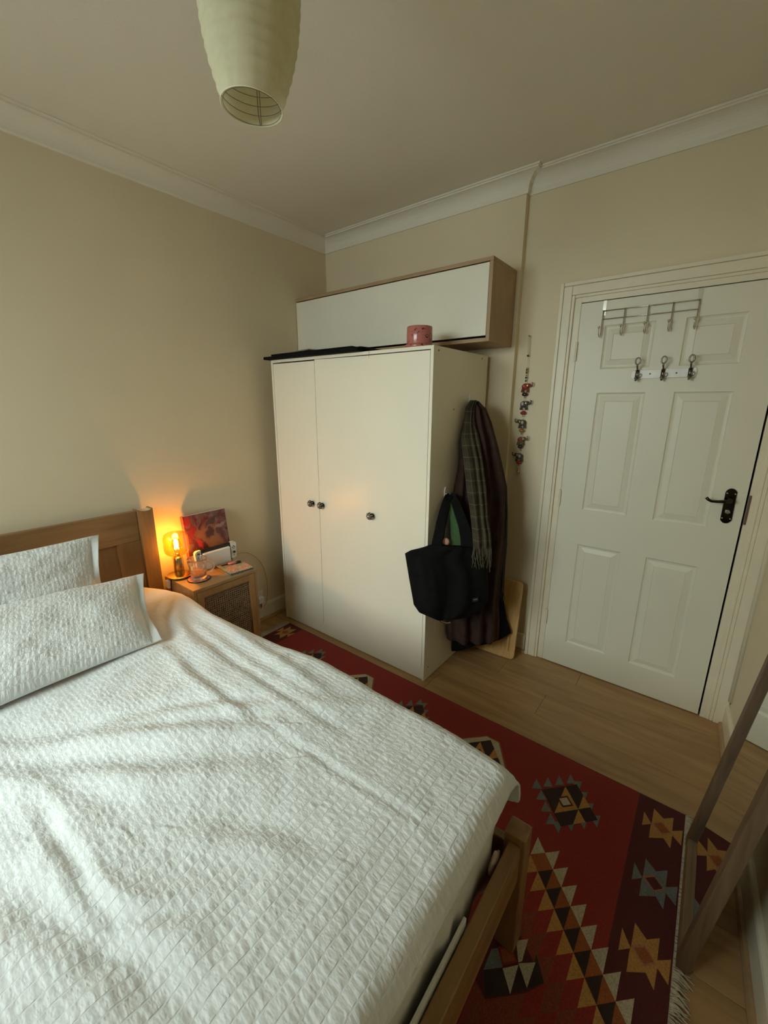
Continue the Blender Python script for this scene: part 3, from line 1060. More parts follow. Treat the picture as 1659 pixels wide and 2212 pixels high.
pillow('pillow', (0.165, -2.44, 0.925), (0.175, -1.690, 0.905), (0.345, -2.45, 0.62), (0.330, -1.735, 0.615), 0.10,
       'white puckered pillow propped upright against the pine headboard', 21, flange=0.034)
pillow('pillow', (0.355, -2.36, 0.785), (0.360, -1.595, 0.728), (0.765, -2.47, 0.588), (0.760, -1.712, 0.590), 0.150,
       'white puckered pillow lying flat in front of the propped pillow', 33)
pillow('pillow', (0.115, -2.70, 0.93), (0.115, -2.05, 0.915), (0.26, -2.70, 0.62), (0.255, -2.06, 0.62), 0.06,
       'white pillow at the bed head mostly hidden behind the propped pillow', 45, flange=0.06)

# white board and grey pouch tucked between mattress and foot rail
o = MB().box(2.0835, 2.0905, -2.45, -1.695, 0.262, 0.408)
tag(o.build('white_board', mat('board_white', (0.72, 0.72, 0.68), 0.5), bevel=0.001), 'thin white board wedged between the mattress and foot rail', 'board')

o = MB()
o.ball((2.0815, -1.525, 0.372), 0.03, 18, 12, sc3=(0.26, 1.0, 1.0))
o.v = [(x, y + 0.004 * math.sin(z * 260 + x * 300), z + 0.005 * math.sin(y * 210)) for x, y, z in o.v]
tag(o.build('tissue', mat('pink_tissue', (0.50, 0.36, 0.30), 0.9), smooth=True), 'crumpled pinkish tissue stuck behind the foot rail near the post', 'tissue')

# ------------------------------------------------------------------ nightstand
ns = thing('nightstand', 'small oak nightstand with woven cane door between bed and wardrobe', 'nightstand', (0.2, -1.18, 0))
NX0, NX1, NY0, NY1, NZ = 0.034, 0.350, -1.372, -0.985, 0.552
box('top', NX0, NX1, NY0, NY1, NZ - 0.020, NZ, NSW, ns, bevel=0.0025)
box('side_panel', NX0, NX1 - 0.003, NY0 + 0.001, NY0 + 0.017, 0.0112, NZ - 0.0202, NSW, ns, bevel=0.001)
box('side_panel', NX0, NX1 - 0.003, NY1 - 0.017, NY1 - 0.001, 0.0112, NZ - 0.0202, NSW, ns, bevel=0.001)
box('back_panel', NX0 + 0.001, NX0 + 0.007, NY0 + 0.0172, NY1 - 0.0172, 0.05, NZ - 0.0202, NSW, ns)
box('bottom_panel', NX0 + 0.008, NX1 - 0.02, NY0 + 0.0172, NY1 - 0.0172, 0.06, 0.076, NSW, ns)
nd = empty('door', (NX1, NY1, 0.08))
nd.parent = ns
nd.matrix_parent_inverse = Matrix.Translation(-ns.location)
DWD = wood('nightstand_door_oak', (0.33, 0.165, 0.058), (0.43, 0.23, 0.085), (9, 9, 1.5), 3.0, 0.45)
dy0, dy1, dz0, dz1, fw = NY0 + 0.0185, NY1 - 0.0185, 0.078, NZ - 0.0215, 0.036


def sub(o_):
    return o_


def part2(mbx, name, m, par, **k):
    """part under a child empty: parent keeps world placement."""
    o_ = mbx.build(name, m, None, **k)
    o_.parent = par
    o_.matrix_parent_inverse = (Matrix.Translation(ns.location) @ Matrix.Translation(-ns.location) @ Matrix.Translation(par.location)).inverted()
    return o_


part2(MB().box(NX1 - 0.019, NX1 - 0.001, dy0, dy0 + fw, dz0, dz1), 'stile', DWD, nd, bevel=0.001)
part2(MB().box(NX1 - 0.019, NX1 - 0.001, dy1 - fw, dy1, dz0, dz1), 'stile', DWD, nd, bevel=0.001)
part2(MB().box(NX1 - 0.019, NX1 - 0.001, dy0 + fw, dy1 - fw, dz1 - fw, dz1), 'rail', DWD, nd, bevel=0.001)
part2(MB().box(NX1 - 0.019, NX1 - 0.001, dy0 + fw, dy1 - fw, dz0, dz0 + fw), 'rail', DWD, nd, bevel=0.001)
CANE = mat('cane_webbing', (0.33, 0.215, 0.12), 0.6, var=(40, 0.15))
cw = MB()
ca0, ca1, cz0, cz1 = dy0 + fw, dy1 - fw, dz0 + fw, dz1 - fw
xc = NX1 - 0.009
pit = 0.0125
k = 0
y = ca0
while y < ca1:
    for q in (-0.0016, 0.0016):
        cw.box(xc - 0.0006, xc + 0.0006, y + q - 0.0011, y + q + 0.0011, cz0, cz1)
    y += pit
z = cz0
while z < cz1:
    for q in (-0.0016, 0.0016):
        cw.box(xc - 0.0001, xc + 0.0011, ca0, ca1, z + q - 0.0011, z + q + 0.0011)
    z += pit
for sgn in (1, -1):
    k = -62
    while k < 62:
        # diagonal strand: y + sgn*z = c
        c0 = ca0 + (k + 0.5) * pit
        pts = []
        for zz in (cz0, cz1):
            yy = c0 + sgn * (zz - cz0)
            pts.append((yy, zz))
        (ya, za), (yb_, zb) = pts
        # clip to y range
        def cl(ya, za, yb_, zb):
            if ya == yb_:
                return None
            t0, t1 = 0.0, 1.0
            for lo_, hi_ in ((ca0, ca1),):
                ta, tb = (lo_ - ya) / (yb_ - ya), (hi_ - ya) / (yb_ - ya)
                if ta > tb:
                    ta, tb = tb, ta
                t0, t1 = max(t0, ta), min(t1, tb)
            if t0 >= t1:
                return None
            return (ya + (yb_ - ya) * t0, za + (zb - za) * t0, ya + (yb_ - ya) * t1, za + (zb - za) * t1)
        r = cl(ya, za, yb_, zb)
        if r:
            d = Vector((0, r[2] - r[0], r[3] - r[1]))
            if d.length > 0.004:
                nrm = Vector((0, -d.z, d.y)).normalized() * 0.0009
                A_, B_ = Vector((xc + 0.0012 + 0.0004 * sgn, r[0], r[1])), Vector((xc + 0.0012 + 0.0004 * sgn, r[2], r[3]))
                cw.add([A_ - nrm, A_ + nrm, B_ + nrm, B_ - nrm], [(0, 3, 2, 1)])
        k += 1
part2(cw, 'cane_panel', CANE, nd)
box('shelf', NX0 + 0.008, NX1 - 0.03, NY0 + 0.0172, NY1 - 0.0172, 0.30, 0.315, NSW, ns)

# table lamp ----------------------------------------------------------------
LX, LY, LZ = 0.105, -1.318, NZ + 0.0006
lamp = thing('table_lamp', 'lit brass table lamp with amber glass shade on the nightstand', 'lamp', (LX, LY, LZ))
T = Matrix.Translation((LX, LY, LZ))
MB().lathe([(0.0001, 0), (0.050, 0), (0.050, 0.006), (0.0001, 0.006)], 40, T=T).build('base_pad', BLACKP, lamp, smooth=False)
MB().lathe([(0.0001, 0.0062), (0.064, 0.0062), (0.0665, 0.008), (0.0670, 0.011), (0.0650, 0.0125), (0.0001, 0.0128)], 48, T=T).build('base', BRASS, lamp, smooth=True)
MB().lathe([(0.0245, 0.0125), (0.0255, 0.0135), (0.0255, 0.114), (0.0245, 0.1155), (0.0215, 0.116), (0.0210, 0.070), (0.0001, 0.070)], 40, T=T).build('column', BRASS, lamp, smooth=True)
AMB = thin_glass('amber_glass', (1.0, 0.74, 0.30), 0.10)
rprof = []
for i in range(25):
    t = PI * i / 24
    rr = (abs(math.sin(t)) ** 0.50) * 0.0660
    zz = 0.194 - (1 if math.cos(t) > 0 else -1) * (abs(math.cos(t)) ** 0.56) * 0.0660
    rprof.append((max(rr, 0.012), zz))
rprof[0] = (0.016, rprof[0][1])
MB().lathe(rprof, 48, T=T).build('shade', AMB, lamp, smooth=True)
MB().lathe([(0.0001, 0.108), (0.0105, 0.108), (0.0125, 0.114), (0.0125, 0.136), (0.0001, 0.137)], 20, T=T).build('socket', BRASS, lamp, smooth=True)
bulb = MB().lathe([(0.0105, 0.136), (0.012, 0.146), (0.018, 0.164), (0.0225, 0.184), (0.0225, 0.198), (0.017, 0.214), (0.008, 0.223), (0.0001, 0.225)], 24, T=T)
bo = bulb.build('bulb', thin_glass('bulb_glass', (1.0, 0.9, 0.7), 0.05), lamp, smooth=True)
fm = MB()
for k in range(4):
    t = PI / 4 + k * PI / 2
    fm.tube([T @ Vector((0.0115 * math.cos(t), 0.0115 * math.sin(t), 0.160)), T @ Vector((0.0035 * math.cos(t + 0.5), 0.0035 * math.sin(t + 0.5), 0.211))], 0.0015, 6)
fm.build('filament', emit('filament_glow', (1.0, 0.62, 0.22), 130), bo)
pl = bpy.data.lights.new('bulb_light', 'POINT')
pl.energy = 4.2
pl.color = (1.0, 0.55, 0.17)
pl.shadow_soft_size = 0.016
po_ = bpy.data.objects.new('bulb_light', pl)
C.objects.link(po_)
po_.location = (LX, LY, LZ + 0.188)
po_.parent = lamp
po_.matrix_parent_inverse = Matrix.Translation(-lamp.location)
MB().tube([(LX - 0.02, LY - 0.055, LZ + 0.004), (LX + 0.01, LY - 0.062, LZ + 0.006), (0.118, -1.3745, NZ + 0.004), (0.115, -1.3775, NZ - 0.03), (0.112, -1.3775, 0.44)], 0.0026, 8).build('cord', BLACKP, lamp, smooth=True)

# white plug adapter beside it
o = MB().box(0.075, 0.105, -1.390, -1.3722, 0.500, 0.545)
ad = thing('usb_adapter', 'small white plug adapter on the bed side of the nightstand', 'adapter', (0.09, -1.38, 0.50))
o.build('body', WHITEP, ad, bevel=0.003)

# coaster and glass mug
MX, MY = 0.226, -1.272
co = thing('coaster', 'round red patterned coaster under the glass mug', 'coaster', (MX, MY, NZ))
T = Matrix.Translation((MX, MY, NZ + 0.0006))
m, t_, b_ = nt('coaster_print')
tc = t_.nodes.new('ShaderNodeTexCoord')
vz = t_.nodes.new('ShaderNodeTexVoronoi')
vz.inputs['Scale'].default_value = 60
rp = t_.nodes.new('ShaderNodeValToRGB')
rp.color_ramp.elements[0].color = (0.55, 0.05, 0.04, 1)
rp.color_ramp.elements[1].color = (0.65, 0.42, 0.32, 1)
rp.color_ramp.elements[0].position = 0.45
rp.color_ramp.elements[1].position = 0.62
t_.links.new(tc.outputs['Object'], vz.inputs['Vector'])
t_.links.new(vz.outputs['Distance'], rp.inputs['Fac'])
t_.links.new(rp.outputs['Color'], b_.inputs['Base Color'])
b_.inputs['Roughness'].default_value = 0.25
MB().lathe([(0.0001, 0.0), (0.059, 0.0), (0.0605, 0.002), (0.0595, 0.0042), (0.0001, 0.0042)], 40, T=T).build('cork_base', BLACKP, co, smooth=False)
MB().lathe([(0.0001, 0.0047), (0.0555, 0.0047), (0.0560, 0.0053), (0.0001, 0.0054)], 40, T=T).build('printed_face', m, co)

mg = bpy.data.materials.new('mug_glass')
mg.use_nodes = True
t_ = mg.node_tree
pb = t_.nodes['Principled BSDF']
t_.nodes.remove(pb)
g1 = t_.nodes.new('ShaderNodeBsdfGlass')
g1.inputs['IOR'].default_value = 1.45
g1.inputs['Roughness'].default_value = 0.02
g1.inputs['Color'].default_value = (0.98, 0.97, 0.95, 1)
tr = t_.nodes.new('ShaderNodeBsdfTransparent')
mx = t_.nodes.new('ShaderNodeMixShader')
mx.inputs[0].default_value = 0.72
t_.links.new(tr.outputs[0], mx.inputs[1])
t_.links.new(g1.outputs[0], mx.inputs[2])
t_.links.new(mx.outputs[0], t_.nodes['Material Output'].inputs['Surface'])
mug = thing('glass_mug', 'dimpled clear glass tankard mug standing on the red coaster', 'mug', (MX, MY, NZ + 0.006))
T = Matrix.Translation((MX, MY, NZ + 0.0062))


def dimple(t, z):
    if 0.012 < z < 0.092:
        row = int((z - 0.012) / 0.040)
        return 1 - 0.085 * abs(math.sin(4.0 * t + row * 0.4)) * math.sin(PI * ((z - 0.012) / 0.040 - row)) ** 0.7
    return 1


pr = [(0.0001, 0.0), (0.037, 0.0), (0.040, 0.003)] + [(0.0415 + 0.0085 * q / 18, 0.006 + 0.090 * q / 18) for q in range(19)] + \
     [(0.0510, 0.105), (0.0515, 0.116), (0.0505, 0.1175), (0.0490, 0.116), (0.0480, 0.100), (0.0440, 0.050), (0.0395, 0.016), (0.030, 0.012), (0.0001, 0.012)]
MB().lathe(pr, 60, T=T, rmod=dimple).build('body', mg, mug, smooth=True)
hp_ = []
hd = Vector((0.62, 0.785, 0)).normalized()
for q in range(15):
    t = -PI / 2 + PI * q / 14
    hp_.append(T @ (hd * (0.046 + 0.036 * math.cos(t)) + Vector((0, 0, 0.066 + 0.032 * math.sin(t)))))
MB().tube(hp_, 0.0058, 10).build('handle', mg, mug, smooth=True)

# framed / boxed painting leaning on the wall -------------------------------
def painting():
    m, t, b = nt('face_painting')
    L = t.links
    tc = t.nodes.new('ShaderNodeTexCoord')
    uvn = tc.outputs['UV']
    n = t.nodes.new('ShaderNodeTexNoise')
    n.inputs['Scale'].default_value = 5.0
    n.inputs['Detail'].default_value = 6
    n.inputs['Distortion'].default_value = 1.6
    L.new(uvn, n.inputs['Vector'])
    r = t.nodes.new('ShaderNodeValToRGB')
    e = r.color_ramp.elements
    e[0].position, e[1].position = 0.30, 0.72
    e[0].color, e[1].color = (0.035, 0.010, 0.012, 1), (0.26, 0.12, 0.10, 1)
    q = e.new(0.45)
    q.color = (0.16, 0.022, 0.020, 1)
    q = e.new(0.58)
    q.color = (0.15, 0.085, 0.075, 1)
    L.new(n.outputs['Fac'], r.inputs['Fac'])
    col = r.outputs['Color']
    # distorted coordinate for the brushy shapes
    mixv = t.nodes.new('ShaderNodeVectorMath')
    mixv.operation = 'MULTIPLY_ADD'
    mixv.inputs[1].default_value = (0.17, 0.17, 0)
    L.new(n.outputs['Color'], mixv.inputs[0])
    L.new(uvn, mixv.inputs[2])
    # (cx, cy, rx, ry, angle, colour)
    shapes = [(0.07, 0.90, 0.08, 0.11, 0, (0.34, 0.012, 0.010)), (0.18, 0.70, 0.11, 0.09, 30, (0.24, 0.014, 0.012)),
              (0.50, 0.55, 0.26, 0.30, -35, (0.30, 0.115, 0.055)), (0.66, 0.42, 0.24, 0.14, -40, (0.30, 0.13, 0.06)),
              (0.55, 0.62, 0.10, 0.13, -30, (0.055, 0.012, 0.012)), (0.28, 0.46, 0.12, 0.11, 10, (0.09, 0.018, 0.016)),
              (0.32, 0.46, 0.15, 0.055, -42, (0.50, 0.03, 0.03)), (0.40, 0.37, 0.06, 0.12, 20, (0.045, 0.015, 0.012)),
              (0.84, 0.72, 0.16, 0.035, 10, (0.28, 0.20, 0.16)), (0.80, 0.60, 0.12, 0.05, -30, (0.10, 0.03, 0.03)),
              (0.30, 0.27, 0.16, 0.12, 0, (0.04, 0.012, 0.012)), (0.62, 0.27, 0.18, 0.06, 15, (0.22, 0.05, 0.03)),
              (0.62, 0.84, 0.20, 0.05, 25, (0.06, 0.03, 0.025))]
    for cx_, cy_, a_, b2, an, cl in shapes:
        mp = t.nodes.new('ShaderNodeMapping')
        mp.vector_type = 'TEXTURE'
        mp.inputs['Location'].default_value = (cx_ + 0.085, cy_ + 0.085, 0)
        mp.inputs['Rotation'].default_value = (0, 0, math.radians(an))
        mp.inputs['Scale'].default_value = (a_, b2, 1)
        L.new(mixv.outputs[0], mp.inputs['Vector'])
        ln = t.nodes.new('ShaderNodeVectorMath')
        ln.operation = 'LENGTH'
        L.new(mp.outputs[0], ln.inputs[0])
        mr = t.nodes.new('ShaderNodeMapRange')
        mr.inputs[1].default_value = 0.75
        mr.inputs[2].default_value = 1.15
        mr.inputs[3].default_value = 0.9
        mr.inputs[4].default_value = 0.0
        L.new(ln.outputs['Value'], mr.inputs[0])
        mi = t.nodes.new('ShaderNodeMix')
        mi.data_type = 'RGBA'
        L.new(mr.outputs[0], mi.inputs[0])
        L.new(col, mi.inputs[6])
        mi.inputs[7].default_value = (*cl, 1)
        col = mi.outputs[2]
    L.new(col, b.inputs['Base Color'])
    b.inputs['Roughness'].default_value = 0.35
    return m


pic = thing('painting', 'red and brown face painting on a deep board leaning against the wall', 'painting', (0.07, -1.10, NZ))
PA = painting()
py0, py1, ph_ = -1.243, -0.980, 0.322
T = Matrix.Translation((0.094, 0, NZ + 0.0006)) @ Matrix.Rotation(math.radians(-7.0), 4, 'Y')
fr = MB().box(-0.030, 0.0, py0, py1, 0.0, ph_, T=T).build('board', mat('painting_edge', (0.36, 0.07, 0.05), 0.5, var=(40, 0.5)), pic, bevel=0.001)
pf_me = bpy.data.meshes.new('canvas')
cn = [T @ Vector(p) for p in ((0.0006, py0 + 0.001, 0.001), (0.0006, py1 - 0.001, 0.001), (0.0006, py1 - 0.001, ph_ - 0.001), (0.0006, py0 + 0.001, ph_ - 0.001))]
pf_me.from_pydata(cn, [], [(0, 1, 2, 3)])
ul = pf_me.uv_layers.new(name='uv')
ul.data.foreach_set('uv', [0, 0, 1, 0, 1, 1, 0, 1])
pf_me.materials.append(PA)
link('canvas', pf_me, pic)
o = MB().box(-0.030, -0.001, py0 + 0.005, py1 - 0.005, ph_ - 0.0008, ph_ + 0.0012, T=T)
o.build('top_edge', mat('painting_top', (0.62, 0.55, 0.50), 0.5), pic)

# game console in its white dock ---------------------------------------------
gc = thing('game_console', 'white docked game console with side controllers before the painting', 'console', (0.14, -1.10, NZ))
GZ = NZ + 0.0006
gx = 0.128
box('dock', gx - 0.032, gx + 0.018, -1.192, -1.018, GZ, GZ + 0.104, WHITEP, gc, bevel=0.007, seg=4)
box('tablet', gx - 0.013, gx + 0.001, -1.196, -1.008, GZ + 0.022, GZ + 0.124, BLACKP, gc, bevel=0.003)


def controller(yc, side):
    c = MB()
    poly = []
    hw_, hh_ = 0.0178, 0.051
    for k in range(28):
        t = 2 * PI * k / 28
        cx_, cy_ = math.cos(t), math.sin(t)
        rr = 0.017
        px = (hw_ - rr) * (1 if cx_ > 0 else -1) + rr * cx_
        py = (hh_ - rr) * (1 if cy_ > 0 else -1) + rr * cy_
        if (cx_ > 0) == (side < 0):
            px = (1 if cx_ > 0 else -1) * hw_
            py = (hh_) * max(-1, min(1, cy_ * 1.6))
        poly.append((px, py))
    T = Matrix.Translation((gx - 0.015, yc, GZ + 0.073)) @ Matrix(((0, 0, 1, 0), (1, 0, 0, 0), (0, 1, 0, 0), (0, 0, 0, 1)))
    c.prism(poly, 0.0, 0.019, T=T)
    co_ = c.build('controller', WHITEP, gc, bevel=0.002)
    xs = gx + 0.004
    zst = 0.106 if side < 0 else 0.060
    MB().tube([(xs, yc, GZ + zst), (xs + 0.005, yc, GZ + zst)], 0.0052, 12).tube([(xs + 0.005, yc, GZ + zst), (xs + 0.008, yc, GZ + zst)], 0.0072, 14).build('thumb_stick', BLACKP, co_)
    zb = 0.078 if side < 0 else 0.090
    for dy_, dz_ in ((0.0075, 0), (-0.0075, 0), (0, 0.0075), (0, -0.0075)):
        MB().tube([(xs, yc + dy_, GZ + zb + dz_), (xs + 0.002, yc + dy_, GZ + zb + dz_)], 0.0028, 10).build('button', BLACKP, co_)
    MB().tube([(xs, yc, GZ + 0.040), (xs + 0.0015, yc, GZ + 0.040)], 0.0028, 10).build('button', BLACKP, co_)


controller(-1.2150, -1)
controller(-0.9895, 1)

# notebook and marker pen ------------------------------------------------------
def speckle():
    m, t, b = nt('speckled_cover')
    L = t.links
    tc = t.nodes.new('ShaderNodeTexCoord')
    v = t.nodes.new('ShaderNodeTexVoronoi')
    v.inputs['Scale'].default_value = 150
    L.new(tc.outputs['Object'], v.inputs['Vector'])
    n = t.nodes.new('ShaderNodeTexNoise')
    n.inputs['Scale'].default_value = 16
    L.new(tc.outputs['Object'], n.inputs['Vector'])
    r = t.nodes.new('ShaderNodeValToRGB')
    r.color_ramp.elements[0].position = 0.42
    r.color_ramp.elements[0].color = (0.62, 0.34, 0.24, 1)
    r.color_ramp.elements[1].position = 0.58
    r.color_ramp.elements[1].color = (0.36, 0.42, 0.30, 1)
    L.new(n.outputs['Fac'], r.inputs['Fac'])
    gt = t.nodes.new('ShaderNodeMath')
    gt.operation = 'LESS_THAN'
    gt.inputs[1].default_value = 0.36
    L.new(v.outputs['Distance'], gt.inputs[0])
    mi = t.nodes.new('ShaderNodeMix')
    mi.data_type = 'RGBA'
    L.new(gt.outputs[0], mi.inputs[0])
    L.new(r.outputs['Color'], mi.inputs[6])
    mi.inputs[7].default_value = (0.02, 0.022, 0.02, 1)
    L.new(mi.outputs[2], b.inputs['Base Color'])
    b.inputs['Roughness'].default_value = 0.4
    return m


nb = thing('notebook', 'speckled pink and green hardback notebook on the nightstand corner', 'notebook', (0.235, -1.055, NZ))
T = Matrix.Translation((0.246, -1.064, NZ + 0.0006)) @ Matrix.Rotation(math.radians(-5), 4, 'Z')
SPK = speckle()
MB().box(-0.092, 0.092, -0.072, 0.072, 0.0, 0.002, T=T).build('cover', SPK, nb)
MB().box(-0.090, 0.090, -0.069, 0.070, 0.002, 0.013, T=T).build('pages', mat('page_edges', (0.10, 0.13, 0.13), 0.7), nb)
MB().box(-0.092, 0.092, -0.072, 0.072, 0.013, 0.015, T=T).build('cover', SPK, nb)
pn = thing('marker_pen', 'pink and black marker pen lying on the speckled notebook', 'pen', (0.20, -1.06, NZ + 0.016))
pa, pb_ = Vector((0.190, -1.116, NZ + 0.0215)), Vector((0.225, -1.009, NZ + 0.0240))
dd_ = pb_ - pa
MB().tube([pa, pa + dd_ * 0.42], 0.0038, 12).build('tip_cap', BLACKP, pn, smooth=True)
MB().tube([pa + dd_ * 0.36, pa + dd_ * 0.76], 0.0068, 14).build('barrel', mat('pink_plastic', (0.75, 0.24, 0.26), 0.35), pn, smooth=True)
MB().tube([pa + dd_ * 0.765, pb_], 0.0078, 14).build('cap', BLACKP, pn, smooth=True)

# wall socket with plugs and an orange cable ------------------------------------
so = thing('wall_socket', 'white double wall socket low on the wall behind the nightstand', 'socket', (0.0, -0.79, 0.16))
box('plate', 0.0005, 0.009, -0.865, -0.719, 0.135, 0.221, WHITEP, so, bevel=0.003)
for y in (-0.84, -0.765):
    box('rocker', 0.0092, 0.012, y + 0.018, y + 0.030, 0.192, 0.210, WHITEP, so, bevel=0.001)
pg = thing('plug', 'white plug pushed into the low wall socket', 'plug', (0.01, -0.765, 0.15))
box('body', 0.0095, 0.045, -0.782, -0.735, 0.140, 0.185, WHITEP, pg, bevel=0.005)
MB().tube([(0.030, -0.757, 0.141), (0.032, -0.757, 0.118), (0.028, -0.755, 0.105)], 0.005, 8).build('strain_relief', mat('red_plastic', (0.55, 0.06, 0.03), 0.4), pg, smooth=True)
cb = MB()
pts = [(0.020, -0.992, 0.40), (0.022, -0.972, 0.49), (0.024, -0.930, 0.536), (0.026, -0.870, 0.545), (0.026, -0.800, 0.515), (0.026, -0.735, 0.44), (0.026, -0.700, 0.34), (0.026, -0.692, 0.24), (0.028, -0.705, 0.15), (0.030, -0.722, 0.115), (0.030, -0.742, 0.108)]
sm = []
for i in range(len(pts) - 1):
    p0, p1, p2, p3 = [Vector(pts[max(0, min(len(pts) - 1, i + q))]) for q in (-1, 0, 1, 2)]
    for k in range(5):
        t = k / 5
        sm.append(0.5 * ((2 * p1) + (p2 - p0) * t + (2 * p0 - 5 * p1 + 4 * p2 - p3) * t * t + (3 * p1 - p0 - 3 * p2 + p3) * t ** 3))
cb.tube(sm, 0.0021, 8)
tag(cb.build('charging_cable', mat('orange_cable', (0.60, 0.27, 0.11), 0.5), smooth=True), 'thin orange charging cable arching between nightstand and wardrobe', 'cable')

# ------------------------------------------------------------------ rug
def wool(name, col):
    return mat(name, col, 0.97, var=(260, 0.28), bump=(700, 0.7), sheen=0.04)


RM = [wool('rug_red', (0.250, 0.022, 0.014)), wool('rug_maroon', (0.082, 0.010, 0.009)), wool('rug_yellow', (0.44, 0.215, 0.055)),
      wool('rug_grey_blue', (0.155, 0.165, 0.155)), wool('rug_black', (0.030, 0.012, 0.009)), wool('rug_cream', (0.46, 0.40, 0.28)),
      wool('rug_orange', (0.29, 0.080, 0.018)), wool('rug_rust', (0.20, 0.040, 0.016)), wool('rug_pink', (0.36, 0.15, 0.085))]
RED, MAR, YEL, GRY, BLK, CRM, ORA, RUS, PNK = range(9)
rug = thing('rug', 'red wool kilim rug with geometric stars lying along the bed', 'rug', (1.35, -1.25, 0))
RX0, RX1, RY0, RY1, RH = 0.215, 2.488, -1.86, -0.662, 0.008
rb = MB()
rb.box(RX0, RX1, RY0, RY1, 0.0008, RH, MAR)
CNT = [0]


def shape(poly, mi, lvl):
    """flat-woven piece: thin raised polygon, counted from the base up."""
    CNT[0] += 1
    z = RH + 0.00030 * lvl + 0.0000006 * CNT[0]
    n = len(poly)
    ar_ = sum(poly[i][0] * poly[(i + 1) % n][1] - poly[(i + 1) % n][0] * poly[i][1] for i in range(n))
    if ar_ < 0:
        poly = poly[::-1]
    rb.prism(poly, RH - 0.002, z, mi)


shape([(RX0 + 0.135, RY0 + 0.003), (2.340, RY0 + 0.003), (2.340, RY1 - 0.003), (RX0 + 0.135, RY1 - 0.003)], RED, 1)
# stars in the end borders
STAR = [(-0.063, 0.034), (-0.062, -0.031), (-0.035, -0.005), (-0.035, 0.071), (-0.002, 0.046), (0.027, 0.073), (0.027, 0.010), (0.057, 0.035), (0.056, -0.032), (0.029, -0.009), (0.027, -0.067), (0.005, -0.040), (-0.036, -0.070), (-0.037, -0.012)]
RHO = [(-0.028, 0.001), (-0.005, 0.022), (0.020, -0.001), (-0.001, -0.023)]


def star(cx_, cy_, c1, c2, flip=1):
    shape([(cx_ + flip * x, cy_ + y) for x, y in STAR[:3]], c1, 2)
    shape([(cx_ + flip * x, cy_ + y) for x, y in STAR[2:7] + STAR[9:]], c1, 2)
    shape([(cx_ + flip * x, cy_ + y) for x, y in STAR[6:10]], c1, 2)
    shape([(cx_ + flip * x * 1.3, cy_ + y * 1.3) for x, y in RHO], PNK, 3)
    shape([(cx_ + flip * x, cy_ + y) for x, y in RHO], c2, 4)


for i in range(5):
    cy_ = -0.776 - 0.2295 * i
    c1 = GRY if i % 2 == 1 else YEL
    star(2.4270, cy_, c1, MAR if i % 2 else ORA)
    star(RX0 + 0.068, cy_ + 0.015, c1, MAR if i % 2 else ORA, -1)


def cluster(cx_, cy_, edge, pale=False):
    """toothed diamond: steps of triangles around a small diamond."""
    q = 0.0345
    # black body
    body = [(cx_ - 0.085, cy_ - 0.002), (cx_ - 0.005, cy_ + 0.085), (cx_ + 0.035, cy_ + 0.085), (cx_ + 0.088, cy_ + 0.002), (cx_ + 0.005, cy_ - 0.085), (cx_ - 0.035, cy_ - 0.085)]
    if pale:
        shape([(cx_ + (x - cx_) * 1.55, cy_ + (y - cy_) * 1.45) for x, y in body], ORA, 2)
        shape([(cx_ + (x - cx_) * 1.45, cy_ + (y - cy_) * 1.38) for x, y in body], CRM, 3)
    else:
        for k in range(4):
            bx = cx_ - 0.121 + k * q
            by = cy_ - 0.022 + k * (q + 0.002)
            shape([(bx, by), (bx, by + 0.056), (bx + 0.030, by + 0.024)], edge, 2)
            shape([(2 * cx_ - bx, 2 * cy_ - by), (2 * cx_ - bx, 2 * cy_ - by - 0.056), (2 * cx_ - bx - 0.030, 2 * cy_ - by - 0.024)], edge, 2)
        for k in range(4):
            bx = cx_ + 0.030 + k * 0.030
            by = cy_ + 0.136 - k * 0.038
            shape([(bx, by), (bx - 0.034, by - 0.024), (bx, by - 0.054)], edge, 2)
            shape([(2 * cx_ - bx, 2 * cy_ - by), (2 * cx_ - bx + 0.034, 2 * cy_ - by + 0.024), (2 * cx_ - bx, 2 * cy_ - by + 0.054)], edge, 2)
    for k in range(3):
        for j in range(3):
            # lattice of black and yellow triangles
            bx = cx_ - 0.085 + (k + j) * 0.0335
            by = cy_ + (k - j) * 0.0365 - 0.002
            shape([(bx, by), (bx + 0.034, by + 0.037), (bx + 0.034, by - 0.037)], BLK if not (k == 1 and j == 1) else YEL, 4)
            shape([(bx + 0.034, by + 0.037), (bx + 0.068, by), (bx + 0.034, by - 0.037)], BLK if (k in (0, 2) and j in (0, 2)) else YEL, 4)
    shape([(cx_ - 0.030, cy_ - 0.001), (cx_ + 0.001, cy_ + 0.031), (cx_ + 0.031, cy_ + 0.001), (cx_, cy_ - 0.031)], MAR, 5)
    shape([(cx_ - 0.021, cy_ - 0.001), (cx_ + 0.001, cy_ + 0.022), (cx_ + 0.022, cy_ + 0.001), (cx_, cy_ - 0.022)], CRM, 6)


for i, x in enumerate((2.117, 1.747, 1.378, 1.009, 0.640)):
    cluster(x, -0.886, GRY, pale=(i % 2 == 1))
# stepped medallions along the middle, bands of triangles on the diagonal
g = 0.0373


